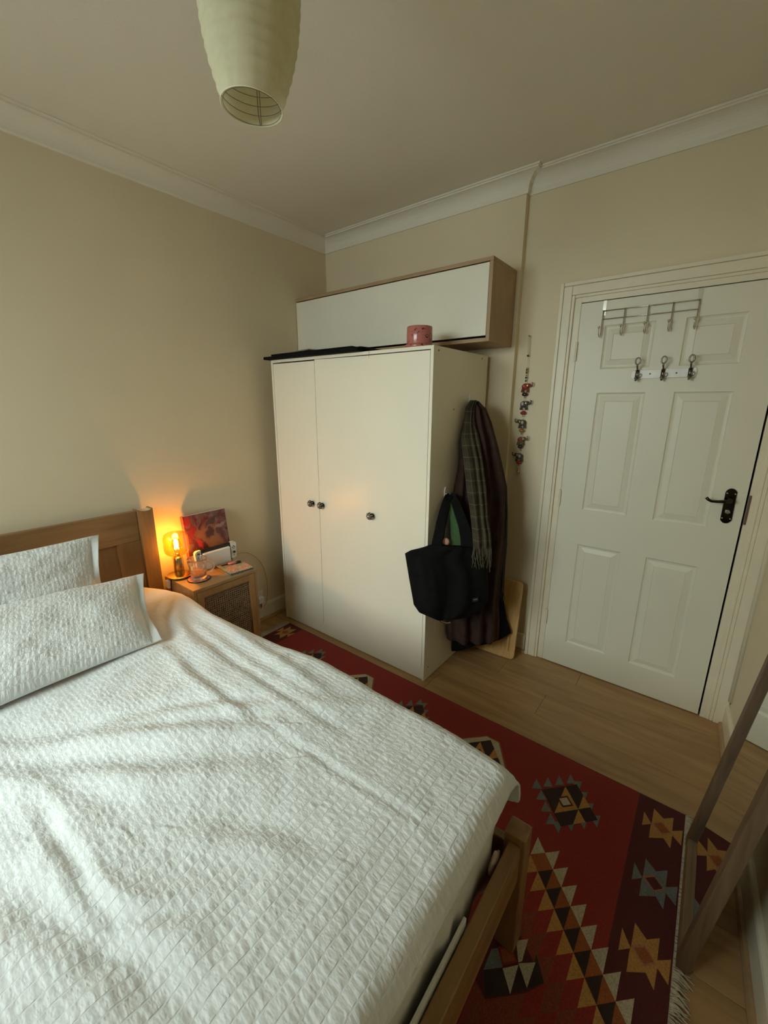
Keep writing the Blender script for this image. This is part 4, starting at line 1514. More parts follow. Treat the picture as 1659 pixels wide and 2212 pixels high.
def medallion(cx_, flip):
    X = lambda x: cx_ + flip * (x - 2.081)
    tri = lambda pts, mi, l: shape([(X(x), y) for x, y in pts], mi, l)
    d1, d2, d3 = 0.9905, 0.916, 0.842
    # ground of the medallion flank
    tri([(2.081, d1 - 2.081), (2.48, d1 - 2.48), (2.48, -1.80), (2.081, -1.80)], RUS, 2)
    tri([(2.081, -1.0890), (2.081, -1.1635), (2.1183, -1.1275)], CRM, 7)
    for k in range(10):
        xk = 2.1183 + g * k
        if xk + g > 2.48:
            break
        tri([(xk, d1 - xk), (xk + g, d1 - xk + g), (xk + g, d1 - xk - g)], CRM, 5)
    for k in range(-1, 10):
        xk = 2.1183 + g * k
        if xk + g > 2.482:
            break
        tri([(xk, d1 - xk), (xk, d2 - xk), (xk + g, d1 - xk - g)], ORA if k > -1 else BLK, 3)
        tri([(xk, d2 - xk), (xk + g, d1 - xk - g), (xk + g, d2 - xk - g)], BLK if k > -1 else ORA, 4)
        tri([(xk, d2 - xk), (xk, d3 - xk), (xk + g, d2 - xk - g)], YEL, 5)
        tri([(xk, d3 - xk), (xk + g, d2 - xk - g), (xk + g, d3 - xk - g)], RED, 4)
        for b in range(3):
            dd = d3 - b * 0.0745
            tri([(xk, dd - xk), (xk, dd - 0.0745 - xk), (xk + g, dd - xk - g)], RED if b % 2 == 0 else RUS, 4)
            tri([(xk, dd - 0.0745 - xk), (xk + g, dd - xk - g), (xk + g, dd - 0.0745 - xk - g)], RUS if b % 2 == 0 else RED, 4)


medallion(2.081, 1)
for x in (1.34, 0.62):
    medallion(x, 1 if x < 1 else 1)
# black and cream hour-glass figure in the medallion heart
for poly_, mi_ in (([(2.060, -1.40), (2.135, -1.405), (2.223, -1.467), (2.193, -1.515), (2.113, -1.592), (2.040, -1.55)], MAR),
                   ([(2.085, -1.542), (2.125, -1.507), (2.161, -1.546), (2.113, -1.588)], BLK), ([(2.162, -1.541), (2.157, -1.473), (2.192, -1.506)], BLK),
                   ([(2.193, -1.505), (2.187, -1.420), (2.223, -1.467)], BLK), ([(2.084, -1.486), (2.097, -1.473), (2.124, -1.505), (2.085, -1.542)], GRY),
                   ([(2.131, -1.425), (2.157, -1.400), (2.161, -1.459), (2.154, -1.468)], CRM), ([(2.096, -1.470), (2.123, -1.442), (2.152, -1.470), (2.123, -1.502)], RED)):
    shape(poly_, mi_, 6 if mi_ == MAR else 7)
shape([(2.103, -1.470), (2.123, -1.449), (2.145, -1.470), (2.123, -1.494)], ORA, 8)
shape([(2.125, -1.507), (2.156, -1.473), (2.161, -1.544)], CRM, 8)
shape([(2.155, -1.470), (2.191, -1.439), (2.191, -1.505)], CRM, 8)
rb.build('woven_field', RM, rug)
# fringes
random.seed(11)
for side in (0, 1):
    fr_ = MB()
    y = RY0 + 0.004
    while y < RY1 - 0.003:
        L_ = random.uniform(0.05, 0.085) if side == 0 else random.uniform(0.022, 0.05)
        dx = -1 if side == 0 else 1
        x0 = RX0 if side == 0 else RX1
        sk_ = random.uniform(-0.02, 0.02)
        p0 = Vector((x0 - dx * 0.002, y, RH * 0.6))
        p1 = Vector((x0 + dx * L_ * 0.45, y + sk_ * 0.4, 0.007 + random.uniform(0, 0.004)))
        p2 = Vector((x0 + dx * L_, y + sk_, 0.003))
        fr_.tube([p0, p1, p2], 0.0018, 4, rs=[0.0020, 0.0018, 0.0009])
        y += 0.0026
    fo = fr_.build('fringe', mat('fringe_cotton', (0.50, 0.44, 0.33), 0.95, var=(120, 0.2)), rug)
    fo['kind'] = 'stuff'

# ------------------------------------------------------------------ leaning mirror
lean = math.atan(0.107)
mir = thing('standing_mirror', 'tall dark wood framed mirror leaning against the right wall', 'mirror', (2.50, -0.985, 0))
T = Matrix.Translation((2.4935, 0, RH + 0.003)) @ Matrix.Rotation(lean, 4, 'Y')
my0, my1, mh, sw, th = -1.212, -0.764, 1.38, 0.040, 0.030
MB().box(0, th, my1 - sw, my1, 0.0, mh, T=T).build('stile', MIRW, mir, bevel=0.002)
MB().box(0, th, my0, my0 + sw, 0.0, mh, T=T).build('stile', MIRW, mir, bevel=0.002)
MB().box(0.0004, th, my0 + sw, my1 - sw, 0.0, sw, T=T).build('rail', MIRWY, mir, bevel=0.002)
MB().box(0.0004, th, my0 + sw, my1 - sw, mh - sw, mh, T=T).build('rail', MIRWY, mir, bevel=0.002)
MB().box(0.013, 0.016, my0 + sw, my1 - sw, sw, mh - sw, T=T).build('mirror_glass', mat('mirror_silver', (0.88, 0.90, 0.88), 0.015, 1.0), mir)
MB().box(0.0165, th - 0.004, my0 + sw, my1 - sw, sw, mh - sw, T=T).build('backing', mat('backing_board', (0.2, 0.14, 0.09), 0.9), mir)

# ------------------------------------------------------------------ paper pendant lamp
PXc, PYc = 1.470, -1.668
pen = thing('pendant_lamp', 'cream ribbed paper lantern hanging from the ceiling', 'lamp', (PXc, PYc, H))


def paper():
    m = bpy.data.materials.new('rice_paper')
    m.use_nodes = True
    t = m.node_tree
    t.nodes.remove(t.nodes['Principled BSDF'])
    d = t.nodes.new('ShaderNodeBsdfDiffuse')
    tl = t.nodes.new('ShaderNodeBsdfTranslucent')
    tc = t.nodes.new('ShaderNodeTexCoord')
    n = t.nodes.new('ShaderNodeTexNoise')
    n.inputs['Scale'].default_value = 90
    n.inputs['Detail'].default_value = 6
    t.links.new(tc.outputs['Object'], n.inputs['Vector'])
    r = t.nodes.new('ShaderNodeValToRGB')
    r.color_ramp.elements[0].color = (0.70, 0.64, 0.42, 1)
    r.color_ramp.elements[1].color = (0.80, 0.75, 0.53, 1)
    t.links.new(n.outputs['Fac'], r.inputs['Fac'])
    t.links.new(r.outputs['Color'], d.inputs[0])
    t.links.new(r.outputs['Color'], tl.inputs[0])
    bp = t.nodes.new('ShaderNodeBump')
    bp.inputs['Strength'].default_value = 0.25
    bp.inputs['Distance'].default_value = 0.001
    t.links.new(n.outputs['Fac'], bp.inputs['Height'])
    t.links.new(bp.outputs[0], d.inputs['Normal'])
    mx_ = t.nodes.new('ShaderNodeMixShader')
    mx_.inputs[0].default_value = 0.30
    t.links.new(d.outputs[0], mx_.inputs[1])
    t.links.new(tl.outputs[0], mx_.inputs[2])
    t.links.new(mx_.outputs[0], t.nodes['Material Output'].inputs['Surface'])
    return m


ZB0, ZT0 = 2.098, 2.50
tilt = Matrix.Translation((PXc + 0.006, PYc + 0.005, ZB0)) @ Matrix.Rotation(math.radians(2.6), 4, Vector((-0.617, 0.787, 0)))


def lrad(f):
    xs = [0, 0.08, 0.18, 0.30, 0.42, 0.55, 0.70, 0.85, 0.95, 1.0]
    rs = [0.0625, 0.0735, 0.0865, 0.0965, 0.1010, 0.1005, 0.0940, 0.080, 0.066, 0.058]
    return float(np.interp(f, xs, rs))


prof = []
nr = 19
for i in range(nr * 6 + 1):
    f = i / (nr * 6)
    r_ = (lrad(f - 0.02) + lrad(f) + lrad(f + 0.02)) / 3 if 0.03 < f < 0.97 else lrad(f)
    ph_ = (f * nr) % 1.0
    r_ -= 0.0020 * math.sin(PI * ph_)
    prof.append((r_, f * (ZT0 - ZB0)))
sh = MB().lathe(prof, 96, T=tilt, rmod=lambda t, z: 1 - 0.012 * (abs(math.sin(4 * t)) ** 8))
sho = sh.build('paper_shade', paper(), pen, smooth=True)
WIRE = mat('lantern_wire', (0.22, 0.19, 0.13), 0.5, 0.3)
rbm = MB()
for i in range(nr + 1):
    f = i / nr
    r_ = lrad(f) - 0.0042
    rbm.tube([tilt @ Vector((r_ * math.cos(2 * PI * k / 48), r_ * math.sin(2 * PI * k / 48), f * (ZT0 - ZB0))) for k in range(49)], 0.0006, 5, cap=False)
rbm.build('rib_wires', WIRE, pen)
rim = MB().tube([tilt @ Vector((0.0625 * math.cos(2 * PI * k / 48), 0.0625 * math.sin(2 * PI * k / 48), 0.0)) for k in range(49)], 0.0013, 6, cap=False)
rim.build('rim', mat('paper_rim', (0.74, 0.68, 0.47), 0.8), pen, smooth=True)
wv = MB()
a_ = Vector((0.787, -0.617, 0)).normalized()
e_ = Vector((-0.60, 0.80, 0))
for q in (1, -1):
    wv.tube([tilt @ (e_ * 0.061 + Vector((0.002 * q, 0, 0.0))), tilt @ (e_ * 0.050 + Vector((0.004 * q, 0, 0.02))), tilt @ Vector((0.004 * q, 0.0, 0.30)), tilt @ Vector((0.0, 0.0, 0.385))], 0.0009, 6)
    wv.tube([tilt @ (e_ * -0.061 + Vector((0.002 * q, 0, 0.0))), tilt @ (e_ * -0.050 + Vector((0.004 * q, 0, 0.02))), tilt @ Vector((0.004 * q, 0.0, 0.30))], 0.0009, 6)
wv.build('spreader_wire', WIRE, pen, smooth=True)
topc = tilt @ Vector((0, 0, ZT0 - ZB0 - 0.02))
MB().tube([(topc.x, topc.y, topc.z - 0.08), (topc.x, topc.y, topc.z), (PXc + 0.03, PYc + 0.025, H - 0.02)], 0.003, 8).build('flex', WHITEP, pen, smooth=True)
MB().tube([(topc.x, topc.y, topc.z - 0.14), (topc.x, topc.y, topc.z - 0.07)], 0.017, 14).build('lamp_holder', WHITEP, pen, smooth=True)
MB().lathe([(0.045, -0.0008), (0.044, -0.012), (0.030, -0.024), (0.008, -0.026), (0.0001, -0.026)], 28, T=Matrix.Translation((PXc + 0.03, PYc + 0.025, H))).build('ceiling_rose', WHITEP, pen, smooth=True)

# ------------------------------------------------------------------ things hanging on the wardrobe side
def hook(y, z, label):
    t = thing('adhesive_hook', label, 'hook', (X1, y, z), group=None)
    poly = []
    for k in range(24):
        a = 2 * PI * k / 24
        poly.append((0.012 * math.cos(a), 0.030 * math.sin(a)))
    T = Matrix.Translation((X1 + 0.0006, y, z)) @ Matrix(((0, 0, 1, 0), (1, 0, 0, 0), (0, 1, 0, 0), (0, 0, 0, 1)))
    MB().prism(poly, 0, 0.006, T=T).build('pad', WHITEP, t, bevel=0.002)
    MB().tube([(X1 + 0.006, y, z - 0.004), (X1 + 0.014, y, z - 0.022), (X1 + 0.026, y, z - 0.024), (X1 + 0.030, y, z - 0.010)], 0.005, 8).build('prong', WHITEP, t, smooth=True)
    return t


hook(-0.232, 1.520, 'white adhesive hook on the wardrobe side above the coat and scarf')
hook(-0.455, 1.050, 'white adhesive hook on the wardrobe side above the black tote bag')


def cloth(name, rows, m, parent=None, front=0.05, back=0.03, folds=7, famp=0.25, seed=0, nseg=72, sub_=8, uvs=(1, 1), clampx=None, clampy=-0.004, taper=None):
    """hanging cloth: rows of (left xyz, right xyz); closed section bulging to the room side with folds."""
    rows = [(np.array(a, float), np.array(b, float)) for a, b in rows]
    k = len(rows)
    tt_ = np.linspace(0, k - 1, (k - 1) * sub_ + 1)
    A = np.stack([np.interp(tt_, np.arange(k), [r[0][c] for r in rows]) for c in range(3)], -1)
    B = np.stack([np.interp(tt_, np.arange(k), [r[1][c] for r in rows]) for c in range(3)], -1)
    fr = np.interp(tt_, np.arange(k), front if hasattr(front, '__len__') else [front] * k)
    bk = np.interp(tt_, np.arange(k), back if hasattr(back, '__len__') else [back] * k)
    n = len(tt_)
    V = np.zeros((nseg, n, 3))
    UV = np.zeros((nseg, n, 2))
    th = np.linspace(0, 2 * PI, nseg, endpoint=False)
    zrel = (A[0, 2] - A[:, 2])
    for i in range(n):
        d = B[i] - A[i]
        d[2] = 0
        wl_ = np.linalg.norm(d) + 1e-6
        e1 = d / wl_
        nrm = np.array([e1[1], -e1[0], 0])
        c = (A[i] + B[i]) / 2
        cs, sn = np.cos(th), np.sin(th)
        ca = np.sign(cs) * np.abs(cs) ** 0.9
        f = 1 + famp * np.sin(folds * (ca * 1.5 + 0.25 * vnoise(np.full(nseg, zrel[i] * 2.2), np.full(nseg, 1.0), seed)) + 3.0 * vnoise(ca * 1.3, np.full(nseg, zrel[i] * 1.2), seed + 1))
        f += 0.10 * vnoise(ca * 9 + seed, np.full(nseg, zrel[i] * 5), seed + 2)
        depth = np.where(sn > 0, fr[i] * f, bk[i] * 1.0)
        V[:, i] = c + e1 * (ca * wl_ / 2)[:, None] + nrm * (sn * depth)[:, None]
        V[:, i, 2] = A[i, 2] + (B[i, 2] - A[i, 2]) * (ca + 1) / 2
        UV[:, i, 0] = th / (2 * PI) * uvs[0]
        UV[:, i, 1] = zrel[i] * uvs[1]
    if clampx is not None:
        V[..., 0] = np.maximum(V[..., 0], clampx + 0.004 * (np.sin(th * 3)[:, None] * 0.5 + 0.5))
    V[..., 1] = np.minimum(V[..., 1], clampy)
    fcs = grid_faces(nseg, n, wrap=True)
    Vf = V.reshape(-1, 3)
    # close both ends by a fan of quads onto the opposite vertices
    cap = []
    for end in (0, n - 1):
        for j in range(nseg // 2 - 1):
            a0, a1 = j * n + end, (j + 1) * n + end
            b0, b1 = ((nseg - j) % nseg) * n + end, (nseg - j - 1) * n + end
            if len({a0, a1, b0, b1}) == 4:
                cap.append((a0, a1, b1, b0) if end == 0 else (a0, b0, b1, a1))
    fa = np.concatenate([fcs, np.array(cap)]) if cap else fcs
    return np_mesh(name, Vf, fa, m, parent, uv=UV.reshape(-1, 2))


def plaid(name, base, line, alt, su=14, sv=9):
    m, t, b = nt(name)
    L = t.links
    uvn = t.nodes.new('ShaderNodeTexCoord').outputs['UV']
    sx = t.nodes.new('ShaderNodeSeparateXYZ')
    L.new(uvn, sx.inputs[0])

    def stripes(outp, freq, width, ph):
        a = t.nodes.new('ShaderNodeMath')
        a.operation = 'MULTIPLY_ADD'
        a.inputs[1].default_value = freq
        a.inputs[2].default_value = ph
        L.new(outp, a.inputs[0])
        f = t.nodes.new('ShaderNodeMath')
        f.operation = 'FRACT'
        L.new(a.outputs[0], f.inputs[0])
        l = t.nodes.new('ShaderNodeMath')
        l.operation = 'LESS_THAN'
        l.inputs[1].default_value = width
        L.new(f.outputs[0], l.inputs[0])
        return l.outputs[0]

    col = None
    cur = (*base, 1)

    def mixc(prev, fac, colr, amt):
        k = t.nodes.new('ShaderNodeMath')
        k.operation = 'MULTIPLY'
        k.inputs[1].default_value = amt
        L.new(fac, k.inputs[0])
        mi = t.nodes.new('ShaderNodeMix')
        mi.data_type = 'RGBA'
        L.new(k.outputs[0], mi.inputs[0])
        if isinstance(prev, tuple):
            mi.inputs[6].default_value = prev
        else:
            L.new(prev, mi.inputs[6])
        mi.inputs[7].default_value = (*colr, 1)
        return mi.outputs[2]
    c = mixc((*base, 1), stripes(sx.outputs[0], su * 0.5, 0.45, 0.1), alt, 0.55)
    c = mixc(c, stripes(sx.outputs[1], sv, 0.42, 0.3), alt, 0.55)
    c = mixc(c, stripes(sx.outputs[0], su, 0.10, 0.0), line, 0.6)
    c = mixc(c, stripes(sx.outputs[1], sv * 2, 0.07, 0.0), line, 0.6)
    L.new(c, b.inputs['Base Color'])
    b.inputs['Roughness'].default_value = 0.95
    n = t.nodes.new('ShaderNodeTexNoise')
    n.inputs['Scale'].default_value = 500
    bp = t.nodes.new('ShaderNodeBump')
    bp.inputs['Strength'].default_value = 0.35
    bp.inputs['Distance'].default_value = 0.002
    L.new(n.outputs['Fac'], bp.inputs['Height'])
    L.new(bp.outputs['Normal'], b.inputs['Normal'])
    return m


# long black coat at the back
blk = cloth('black_coat', [((1.300, -0.24, 1.40), (1.36, -0.10, 1.40)), ((1.300, -0.30, 1.10), (1.42, -0.09, 1.10)), ((1.300, -0.32, 0.70), (1.47, -0.085, 0.66)),
                           ((1.300, -0.325, 0.45), (1.505, -0.095, 0.40)), ((1.300, -0.322, 0.20), (1.545, -0.105, 0.26)), ((1.300, -0.318, 0.060), (1.578, -0.11, 0.19)), ((1.300, -0.315, 0.048), (1.580, -0.11, 0.178))],
            BLACKF, None, front=0.03, back=[0.01] * 7, folds=5, seed=4, clampx=1.2925, clampy=-0.055)
tag(blk, 'long black coat hanging lowest behind the brown coat on the wardrobe side', 'coat')

cr = [((1.302, -0.238, 1.512), (1.338, -0.222, 1.512)), ((1.302, -0.298, 1.479), (1.366, -0.212, 1.479)), ((1.302, -0.312, 1.406), (1.400, -0.202, 1.406)),
      ((1.302, -0.350, 1.298), (1.436, -0.184, 1.296)), ((1.302, -0.344, 1.193), (1.464, -0.174, 1.191)), ((1.302, -0.376, 1.068), (1.496, -0.165, 1.064)),
      ((1.302, -0.398, 0.922), (1.512, -0.165, 0.913)), ((1.302, -0.412, 0.752), (1.520, -0.165, 0.738)), ((1.302, -0.416, 0.632), (1.516, -0.165, 0.613)),
      ((1.302, -0.410, 0.410), (1.510, -0.172, 0.388)), ((1.302, -0.402, 0.290), (1.528, -0.182, 0.277)), ((1.302, -0.386, 0.185), (1.534, -0.184, 0.172)), ((1.302, -0.384, 0.170), (1.532, -0.186, 0.160))]
bc = cloth('brown_coat', cr, BROWNF, None, front=[0.018, 0.04, 0.055, 0.065, 0.07, 0.075, 0.08, 0.08, 0.08, 0.075, 0.07, 0.066, 0.062],
           back=[0.01, 0.02, 0.03] + [0.035] * 10, folds=7, famp=0.36, seed=9, clampx=1.2925, clampy=-0.09)
tag(bc, 'long brown wool coat hanging from the upper hook on the wardrobe side', 'coat')

PL1 = plaid('plaid_brown_olive', (0.030, 0.019, 0.011), (0.12, 0.10, 0.072), (0.050, 0.043, 0.014), 18, 9)
PL2 = plaid('plaid_dark_green', (0.012, 0.011, 0.007), (0.03, 0.028, 0.018), (0.018, 0.020, 0.010), 10, 8)
scr = [((1.310, -0.268, 1.516), (1.342, -0.250, 1.516)), ((1.309, -0.312, 1.476), (1.348, -0.285, 1.477)), ((1.312, -0.330, 1.404), (1.367, -0.308, 1.405)), ((1.318, -0.365, 1.330), (1.404, -0.330, 1.334)),
       ((1.364, -0.413, 1.225), (1.44, -0.352, 1.225)) , ((1.405, -0.447, 1.094), (1.484, -0.385, 1.094)) , ((1.441, -0.473, 1.003), (1.511, -0.415, 1.003)) , ((1.461, -0.49, 0.946), (1.527, -0.435, 0.945)) , ((1.481, -0.507, 0.882), (1.553, -0.449, 0.881)) , ((1.498, -0.521, 0.812), (1.569, -0.463, 0.811)) ,]
sca = thing('plaid_scarf', 'brown and olive plaid scarf draped over the front of the brown coat', 'scarf', (1.33, -0.28, 1.51))
cloth('cloth', scr, PL1, sca, front=[0.014, 0.02, 0.022, 0.024, 0.026, 0.026, 0.024, 0.022, 0.022, 0.020], back=0.010, folds=4, famp=0.45, seed=14, uvs=(1, 1), clampx=1.2930)
fr_ = MB()
random.seed(5)
for k in range(34):
    f = k / 33
    p0 = Vector((1.504 + 0.067 * f, -0.531 + 0.058 * f, 0.818 + -0.001 * f))
    L_ = random.uniform(0.075, 0.115) + 0.03 * (f > 0.9)
    p1 = p0 + Vector((random.uniform(-0.008, 0.012), random.uniform(-0.006, 0.006), -L_ * 0.5))
    p2 = p0 + Vector((random.uniform(-0.016, 0.022), random.uniform(-0.010, 0.010), -L_))
    fr_.tube([p0, p1, p2], 0.0018, 4, rs=[0.0021, 0.0018, 0.0012])
fo = fr_.build('fringe', mat('scarf_fringe', (0.085, 0.066, 0.040), 0.95), sca)
fo['kind'] = 'stuff'
dsr = [((1.344, -0.214, 1.479), (1.369, -0.200, 1.479)), ((1.378, -0.212, 1.405), (1.404, -0.192, 1.405)), ((1.410, -0.204, 1.294), (1.441, -0.182, 1.294)), ((1.434, -0.196, 1.188), (1.471, -0.172, 1.189)),
       ((1.462, -0.188, 1.060), (1.505, -0.162, 1.062)), ((1.489, -0.188, 0.910), (1.523, -0.162, 0.912)), ((1.492, -0.188, 0.733), (1.532, -0.162, 0.736)), ((1.492, -0.190, 0.608), (1.533, -0.164, 0.612)), ((1.500, -0.190, 0.487), (1.536, -0.166, 0.488))]
dsc = thing('dark_scarf', 'long dark green plaid scarf hanging down the door side of the coat', 'scarf', (1.36, -0.21, 1.48))
cloth('cloth', dsr, PL2, dsc, front=0.016, back=0.010, folds=3, famp=0.4, seed=23, clampx=1.2930)
fr_ = MB()
for k in range(18):
    f = k / 17
    p0 = Vector((1.502 + 0.034 * f, -0.194 + 0.024 * f, 0.492))
    L_ = random.uniform(0.06, 0.11)
    fr_.tube([p0, p0 + Vector((random.uniform(-0.004, 0.006), 0, -L_ * 0.5)), p0 + Vector((random.uniform(-0.006, 0.012), random.uniform(-0.006, 0.006), -L_))], 0.0016, 4)
fo = fr_.build('fringe', mat('dark_fringe', (0.05, 0.042, 0.028), 0.95), dsc)
fo['kind'] = 'stuff'

# tote bag ------------------------------------------------------------------
bag = thing('tote_bag', 'big black fabric tote bag hanging from the lower wardrobe hook', 'bag', (1.31, -0.45, 1.04))
bn, bw = np.array([0.5, -0.866, 0]), np.array([0.866, 0.5, 0])


def B3(w, z, d=1.25):
    k = 0.34 * max(0.0, w - 0.80) * min(1.0, max(0.0, (1.06 - z) / 0.2))     # right side swings back to the coat
    return tuple(bn * (d - k) + bw * (w + 0.12 * k) + np.array([0, 0, z - 0.40 * k]))


brow = [(0.834, 0.832, 1.036), (0.815, 0.792, 1.050), (0.795, 0.730, 1.062), (0.778, 0.704, 1.075), (0.72, 0.714, 1.106), (0.646, 0.727, 1.113), (0.56, 0.743, 1.116), (0.505, 0.753, 1.090), (0.468, 0.778, 1.040), (0.447, 0.826, 0.985), (0.438, 0.86, 0.955)]
cloth('body', [(B3(a, z), B3(b, z)) for z, a, b in brow], BLACKF, bag, front=[0.012, 0.024, 0.034, 0.042, 0.060, 0.072, 0.078, 0.074, 0.062, 0.045, 0.03],
      back=[0.012, 0.022, 0.03, 0.036, 0.05, 0.055, 0.055, 0.05, 0.045, 0.035, 0.02], folds=5, famp=0.20, seed=31, clampy=-0.2)


def strap(name, pts, wid, m, par, thick=0.003):
    """flat ribbon along pts; each (w, z, depth); the width lies across the path in the bag plane."""
    P3 = [Vector(B3(*p)) for p in pts]
    s_ = MB()
    vs, fs = [], []
    nn = Vector(bn)
    for i, p in enumerate(P3):
        d = (P3[min(i + 1, len(P3) - 1)] - P3[max(i - 1, 0)]).normalized()
        sd = d.cross(nn).normalized() * (wid[i] if hasattr(wid, '__len__') else wid) / 2
        off = nn * thick
        vs += [p - sd - off, p + sd - off, p + sd + off, p - sd + off]
    for i in range(len(P3) - 1):
        for q in range(4):
            fs.append((i * 4 + q, i * 4 + (q + 1) % 4, i * 4 + 4 + (q + 1) % 4, i * 4 + 4 + q))
    e = (len(P3) - 1) * 4
    fs += [(3, 2, 1, 0), (e, e + 1, e + 2, e + 3)]
    s_.add(vs, fs)
    return s_.build(name, m, par)


hk = 1.062
strap('handle', [(0.852, 0.80, 1.262), (0.858, 0.85, 1.245), (0.872, 0.93, 1.19), (0.892, 1.00, 1.115), (0.905, 1.034, 1.072), (0.915, 1.040, hk)], [0.052, 0.050, 0.046, 0.042, 0.036, 0.030], BLACKF, bag)
strap('handle', [(1.016, 0.80, 1.258), (1.008, 0.85, 1.245), (0.980, 0.93, 1.19), (0.948, 1.00, 1.115), (0.930, 1.034, 1.072), (0.915, 1.041, hk)], [0.060, 0.058, 0.052, 0.044, 0.036, 0.030], BLACKF, bag)
strap('handle', [(0.870, 0.80, 1.222), (0.880, 0.90, 1.185), (0.900, 0.99, 1.105), (0.912, 1.036, 1.052)], [0.03, 0.03, 0.03, 0.024], BLACKF, bag)
strap('green_strap', [(0.950, 0.800, 1.236), (0.945, 0.86, 1.215), (0.933, 0.95, 1.15), (0.922, 1.005, 1.095), (0.918, 1.030, 1.066)], [0.048, 0.046, 0.036, 0.024, 0.014], mat('green_webbing', (0.035, 0.085, 0.022), 0.8, var=(60, 0.2)), bag)
MB().ball(B3(0.916, 1.030, 1.066), 0.019, 14, 10, sc3=(1, 1, 0.75)).build('handle_fold', BLACKF, bag, smooth=True)
MB().ball(B3(0.900, 0.842, 1.225), 0.018, 12, 8, sc3=(1, 1, 1.2)).build('pink_pouch', mat('pink_cloth', (0.60, 0.33, 0.25), 0.8), bag, smooth=True)
o = MB()
cc_ = Vector(B3(1.050, 0.580, 1.318))
T = Matrix.Translation(cc_) @ Matrix(((bw[0], 0, bn[0], 0), (bw[1], 0, bn[1], 0), (0, 1, 0, 0), (0, 0, 0, 1))) @ Matrix.Rotation(math.radians(24), 4, 'Y')
o.box(-0.016, 0.016, -0.011, 0.011, -0.001, 0.001, T=T)
lb = o.build('label_patch', mat('black_label', (0.016, 0.015, 0.014), 0.6), bag)
o = MB()
for q in range(5):
    o.box(-0.010 + q * 0.0042, -0.0070 + q * 0.0042, -0.0005, 0.0042, 0.001, 0.0015, T=T)
o.build('label_print', mat('label_grey', (0.30, 0.29, 0.27), 0.6), lb)
o = MB().tube([B3(0.880, 0.440, 1.26), B3(0.890, 0.425, 1.262), B3(0.915, 0.416, 1.264), B3(0.935, 0.420, 1.262)], 0.006, 8)
o.build('zip_pull', CHROME, bag, smooth=True)

# bamboo board leaning on the wall --------------------------------------------
bd = thing('bamboo_board', 'rounded bamboo board leaning on the wall between wardrobe and door', 'board', (1.45, -0.09, 0))
poly = []
bwid, bhei, rc = 0.312, 0.483, 0.022
for cx_, cy_, q in ((bwid - rc, bhei - rc, 0), (rc, bhei - rc, 1), (rc, rc, 2), (bwid - rc, rc, 3)):
    for k in range(6):
        t = PI / 2 * (q + k / 5)
        poly.append((cx_ + rc * math.cos(t), cy_ + rc * math.sin(t)))
T = Matrix.Translation((1.2955, -0.118, 0.0014)) @ Matrix.Rotation(math.radians(4), 4, 'Z') @ Matrix.Rotation(math.radians(90 - 8.0), 4, 'X')
MB().prism(poly, 0.0, 0.014, T=T).build('panel', BAMBOO, bd, bevel=0.003)
MB().box(bwid - 0.050, bwid - 0.036, 0.05, 0.175, 0.0142, 0.024, T=T).build('grip', BAMBOO, bd, bevel=0.002)

# ------------------------------------------------------------------ hooks on the door
od = thing('over_door_hook_rack', 'chrome wire over-door rack with five ball-tipped hooks on the white door', 'hook rack', (2.03, 0.0, 1.97))
yr = DY - 0.0075
for z in (1.926, 1.889):
    MB().tube([(1.841, yr, z), (2.211, yr, z)], 0.0021, 8).build('rod', CHROME, od, smooth=True)
for k, x in enumerate((1.841, 1.933, 2.027, 2.119, 2.211)):
    pts = [(x, yr - 0.0045, 1.928), (x, yr - 0.0045, 1.835), (x, yr - 0.0055, 1.818), (x - 0.001, yr - 0.011, 1.809), (x - 0.003, yr - 0.020, 1.811), (x - 0.004, yr - 0.028, 1.824), (x - 0.004, yr - 0.031, 1.838), (x - 0.004, yr - 0.031, 1.846)]
    hk_ = MB().tube(pts, 0.0022, 8).build('hook', CHROME, od, smooth=True)
    MB().ball((x - 0.004, yr - 0.031, 1.850), 0.0060, 12, 8).build('ball_tip', CHROME, hk_, smooth=True)
for x in (1.843, 2.209):
    o = MB().box(x - 0.007, x + 0.007, DY - 0.0022, DY - 0.0004, 1.905, DZ + 0.0022)
    o.box(x - 0.007, x + 0.007, DY - 0.0022, DY + 0.034, DZ + 0.0006, DZ + 0.0022)
    o.build('bracket', CHROME, od)

hr = thing('hook_rail', 'white metal rail with three dark double hooks screwed to the door', 'hook rail', (2.12, 0.02, 1.63))
poly = []
w2, h2 = 0.125, 0.0195
poly = [(-w2 + 0.004, -h2), (w2 - 0.006, -h2), (w2 - 0.001, -h2 * 0.5), (w2, 0), (w2 - 0.001, h2 * 0.5), (w2 - 0.006, h2), (-w2 + 0.004, h2), (-w2, h2 * 0.5), (-w2 - 0.001, 0), (-w2, -h2 * 0.5)]
T = Matrix.Translation((2.121, DY - 0.0006, 1.633)) @ Matrix.Rotation(math.radians(-0.6), 4, 'Y') @ Matrix.Rotation(PI / 2, 4, 'X')
MB().prism(poly, 0, 0.006, T=T).build('back_plate', mat('rail_white', (0.80, 0.78, 0.70), 0.35, var=(30, 0.06)), hr, bevel=0.0015)
HKM = mat('dark_nickel', (0.20, 0.165, 0.135), 0.28, 1.0)
